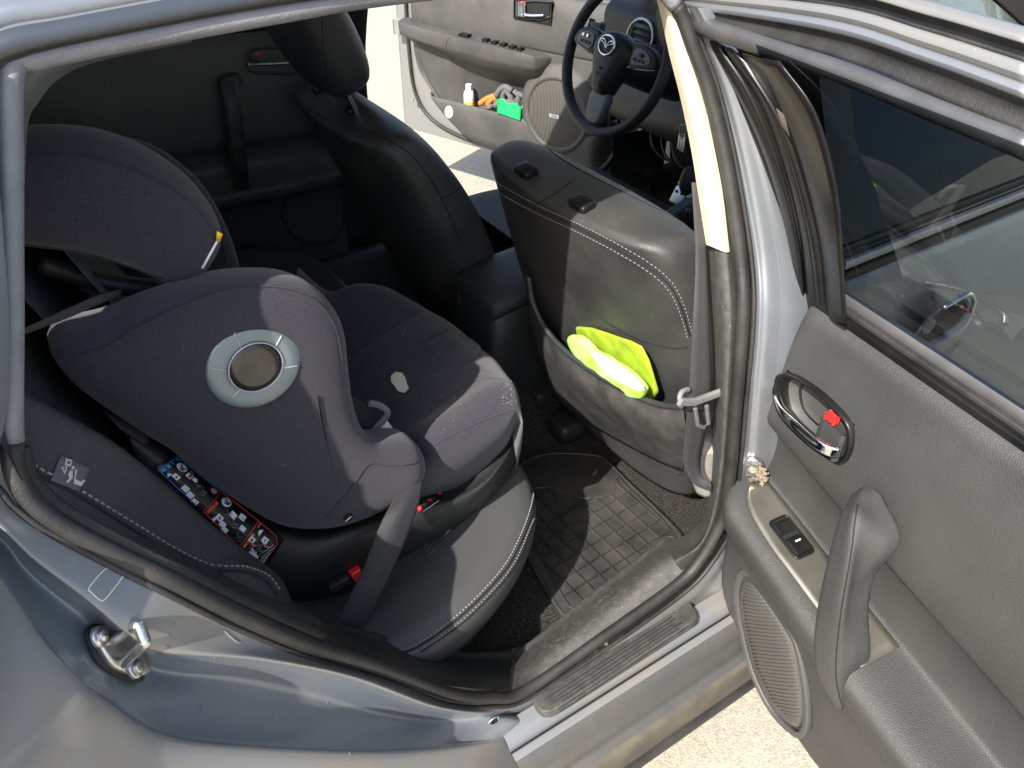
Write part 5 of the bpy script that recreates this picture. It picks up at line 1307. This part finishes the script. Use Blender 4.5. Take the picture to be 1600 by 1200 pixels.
# opener
oh = link('handle_bowl', box(TP(833,15,.040), (.15, .012, .062), M=MM, r=.006), 'seam', LDR)
sweep([TP(u, v, .048) for u, v in [(808,4),(835,1),(862,3),(860,26),(845,31),(816,28),(808,18)]], circ(.004, 8), True, bm=(b_ := bmesh.new())); link('bowl_rim', b_, 'black_plastic', oh)
link('door_handle', tube([TP(811,22,.052), TP(830,24,.062), TP(850,24,.058)], .0055), 'chrome', oh)
link('lever_base', box(TP(816,14,.050), (.026,.02,.034), M=MM, r=.006), 'steel_grey', oh); link('lock_tab', box(TP(816,6,.056), (.020,.008,.008), M=MM, r=.002), 'red', oh)
# speaker
def tdisc(c, r, h, m, name, par, rz=1): return link(name, disc(c, TN, r, h, seg=48), m, par)
scn = TP(870, 178, .05); 
so_ = link('speaker_surround', gridbm([[scn + (TE*math.cos(a)+V((0,0,1))*math.sin(a))*r + TN*h for a in [2*math.pi*i/60 for i in range(60)]] for r, h in ((.178,-.05),(.172,-.015),(.160,.0),(.146,.004),(.138,.012),(.130,.014),(.122,.008))], cv=True), 'far_plastic', LDR)
link('speaker_grille', gridbm([[scn + (TE*math.cos(a)+V((0,0,1))*math.sin(a))*r + TN*h for a in [2*math.pi*i/60 for i in range(60)]] for r, h in ((.124,.006),(.10,.011),(.06,.015),(.001,.016))], cv=True), 'speaker_mesh', so_)
pl8 = box(scn + TN*.016 + V((0,0,-.004)), (.042, .003, .011), M=Matrix((TE, TN, V((0, 0, 1)))).transposed(), r=.001); PLt = link('name_plate', pl8, 'light_satin', so_)
text('BOSE', .0105, scn + TN*.0182 + V((0, 0, -.004)), -TE, V((0, 0, 1)), 'seam', 'lettering', so_, .0003)
# lower lamp, latch, painted edge, bottom seals
lm = TP(702, 175, .054); link('courtesy_lamp', disc(lm, TN, .026, .004, r2=.8), 'lens', LDR)
so = [[TW(s, z, -.06 - (.04 if z < .9 else 0)) for z in (.93,.8,.6,.4,.30)] for s in (-.03, .3, .7, 1.06)]
link('outer_skin', loft(so, k=3, k0=3), 'paint', LDR)
ip = [[TW(s, z, -.034) for z in (.93,.8,.6,.45,.34,.295)] for s in (-.035, .2, .5, .8, 1.0, 1.035)]
IP = link('inner_shell', loft(ip, k=3, k0=4), 'paint_dusty', LDR)
link('door_edge', loft([[TW(1.035, z, -.034) for z in (.93,.7,.5,.36,.295)], [TW(1.055, z, -.045) for z in (.93,.7,.5,.36,.285)], [TW(1.06, z, -.10) for z in (.93,.7,.5,.36,.285)]], k=3, k0=4), 'paint', LDR)
link('bottom_edge', gridbm([[TW(s, .295, -.034), TW(s, .285, -.05), TW(s, .29, -.10)] for s in (-.03, .5, 1.04)]), 'paint_dusty', LDR)
link('door_seal', tube([TW(s, z, -.028) for s, z in [(.98,.90),(.985,.65),(.96,.45),(.85,.35),(.6,.312),(.2,.315),(.03,.33),(-.015,.42),(-.015,.9)]], .008), 'rubber', LDR)
h = disc(TP(645, 155, .002), TN, .009, .005, seg=6); link('latch_bolt', h, 'satin', LDR)
bm = box(TP(622, 42, .004), (.03, .02, .05), M=MM, r=.003); link('door_latch', bm, 'satin', LDR)
link('door_frame', sweep(spi([TW(1.0,.93,-.03), TW(.98,1.1,.02), TW(.90,1.3,.1), TW(.6,1.34,.13), TW(.25,1.2,.08), TW(.0,1.0,-.02)], 6), rrect(.02, .018, .01)), 'black_plastic', LDR)
gl = [[TW(s, z, -.03+(z-.93)*.42) for s in (.12+(z-.93)*.8, .5, .95)] for z in (.93, 1.1, 1.25)]
link('window_glass', gridbm(gl), 'glass_clear', LDR)
# things in the driver's door pocket
def TPd(u, v, d=.02): return TP(u, v, d)
bc = TPd(733, 155)
BT = thing('plastic_bottle', 'small white plastic bottle with a yellow band standing in the open door pocket', 'bottle', bc)
def lathe(c, pr, seg=24): return gridbm([[V(c)+V((r*math.cos(2*math.pi*i/seg), r*math.sin(2*math.pi*i/seg), z)) for i in range(seg)] for r, z in pr], cv=True)
link('bottle_body', lathe(bc, [(.001,-.03),(.020,-.03),(.021,0),(.021,.02),(.017,.032),(.010,.036)]), 'white', BT); link('cap', lathe(bc, [(.010,.036),(.012,.038),(.012,.058),(.001,.060)]), 'white', BT); link('band', lathe(bc, [(.0215,-.022),(.0215,-.006)]), 'amber', BT)
gc_ = TPd(790, 160)
def blobs(pts, name, m, par, f=1):
    bm = bmesh.new()
    for (u, v, r, a) in pts:
        c = TPd(u, v, .02); bmesh.ops.create_icosphere(bm, subdivisions=3, radius=r, matrix=Matrix.Translation(c) @ Matrix.Rotation(a, 4, TN) @ Matrix.Diagonal((1.5, .7, .6, 1)))
    for v_ in bm.verts: v_.co += V((math.sin(v_.co.z*210), math.cos(v_.co.x*190), math.sin(v_.co.y*230)))*.0016
    return link(name, bm, m, par)
GL = thing('work_gloves', 'pair of grey and orange work gloves crumpled in the open door pocket', 'gloves', gc_)
for pts, rr in (([(775,150),(782,140),(790,136),(800,142)], .012), ([(790,165),(786,150),(792,138)], .010), ([(800,168),(798,152),(790,140)], .011), ([(808,165),(810,150),(803,142)], .010), ([(815,162),(818,152),(810,146)], .009)):
    link('glove_finger', tube([TPd(u, v, .03) for u, v in pts], rr), 'glove_grey', GL)
for pts in ([(750,162),(760,155),(772,150)], [(762,163),(768,156),(776,152)]): link('glove_cuff', tube([TPd(u, v, .03) for u, v in pts], .011), 'orange', GL)
blobs([(785,160,.03,.4),(803,160,.028,-.3),(770,165,.02,.8)], 'glove_palm', 'glove_grey', GL)
gb_ = TPd(797, 172, .052)
GB = thing('plastic_case', 'bright green plastic case standing in front of the gloves in the open door pocket', 'case', gb_)
Mg = MM @ Matrix.Rotation(-.08, 3, 'Y')
link('case_body', box(gb_, (.102, .018, .036), M=Mg, r=.004), 'green', GB); link('case_lid', box(gb_ + V((0, 0, .020)) , (.106, .020, .010), M=Mg, r=.003), 'green', GB)
tl2 = TPd(818, 158, .04)
TT = thing('folding_tool', 'black and silver folding tool leaning beside the green case in the door pocket', 'tool', tl2)
link('tool_handle', tube([TPd(806,178,.04), TPd(813,165,.04), TPd(819,152,.04)], .009), 'black_plastic', TT); link('tool_blade', tube([TPd(811,178,.048), TPd(817,166,.048), TPd(822,154,.048)], .004), 'light_satin', TT)
# ------------------------------------------------------------------ surroundings
WL = thing('garden_wall', 'pale rendered wall standing beyond the bonnet of the silver car', 'wall', (4.5, .5, 0))
link('wall_panel', box((4.9, .5, .8), (.2, 9, 1.6), r=.02), 'pale_wall', WL)
# ------------------------------------------------------------------ camera, sun, sky
cam = bpy.data.cameras.new('camera'); co = bpy.data.objects.new('camera', cam); COL.objects.link(co); SC.camera = co
M = Matrix((RT, UP, -FW)).transposed().to_4x4(); M.translation = CAM; co.matrix_world = M
cam.sensor_fit = 'HORIZONTAL'; cam.sensor_width = 36; cam.lens = 36*FP/1600; cam.clip_start = .02; cam.clip_end = 500
SUN = V((-.95, -.44, 1.0)).normalized()
sl = bpy.data.lights.new('sun', 'SUN'); so = bpy.data.objects.new('sun', sl); COL.objects.link(so); sl.energy = 4.8; sl.angle = math.radians(.6); sl.color = (1, .955, .88)
so.rotation_euler = (-SUN).to_track_quat('-Z', 'Y').to_euler(); so.location = (0, 0, 6)
w = bpy.data.worlds.new('World'); SC.world = w; w.use_nodes = True; nt = w.node_tree
sk = nt.nodes.new('ShaderNodeTexSky'); sk.sky_type = 'NISHITA'; sk.sun_disc = False; sk.sun_elevation = math.asin(SUN.z); sk.sun_rotation = math.atan2(SUN.x, SUN.y); sk.dust_density = 2.5
nt.links.new(sk.outputs[0], nt.nodes['Background'].inputs[0]); nt.nodes['Background'].inputs[1].default_value = .15
SC.view_settings.view_transform = 'Standard'; SC.view_settings.look = 'None'; SC.view_settings.exposure = 1.15; SC.view_settings.gamma = 1
SC.render.engine = 'CYCLES'

# fine scuffs on the worn sill trim, the scuff plate and the pocket
def scuffs(o, name, n, rnd, L, m='stitch', r=.00035):
    tr = bvh(o); bm = bmesh.new(); k = 0
    for _ in range(n*3):
        if k >= n: break
        u, v = rnd(); h = hit(tr, u, v, .0003)
        if not h: continue
        a = random.uniform(0, 6.28); l = random.uniform(.4, 1)*L; b = a+random.uniform(-.6, .6)
        P = [h[0]]
        for t, ang in ((.5, a), (1, b)):
            q2 = hit(tr, u+math.cos(ang)*l*t, v+math.sin(ang)*l*t, .0003)
            if q2: P.append(q2[0])
        if len(P) == 3: sweep(P, circ(r, 4), bm=bm); k += 1
    if k: link(name, bm, m, o)
def alongpx(A, B, w): 
    def f():
        t = random.random(); a = mixp(A, B, t); return a[0]+random.gauss(0, w), a[1]+random.gauss(0, w)
    return f
scuffs(st_, 'scuff_marks', 150, alongpx((840,1040),(1050,890),14), 20, 'scratch', .0002)
scuffs(plate, 'scuff_marks', 30, alongpx((870,1090),(1060,970),8), 7, 'scratch', .0002)
scuffs(pk, 'scuff_marks', 26, alongpx((900,620),(1040,670),22), 16, 'stitch_dark')
scuffs(body, 'scuff_marks', 26, alongpx((150,1050),(700,1130),40), 8, 'stitch', .0003)

# keep every part at most two levels below its thing
def chain(o):
    c = []
    while o.parent: c.append(o.parent); o = o.parent
    return c
for o in list(COL.objects):
    c = chain(o)
    if len(c) > 2: o.parent = c[-2]
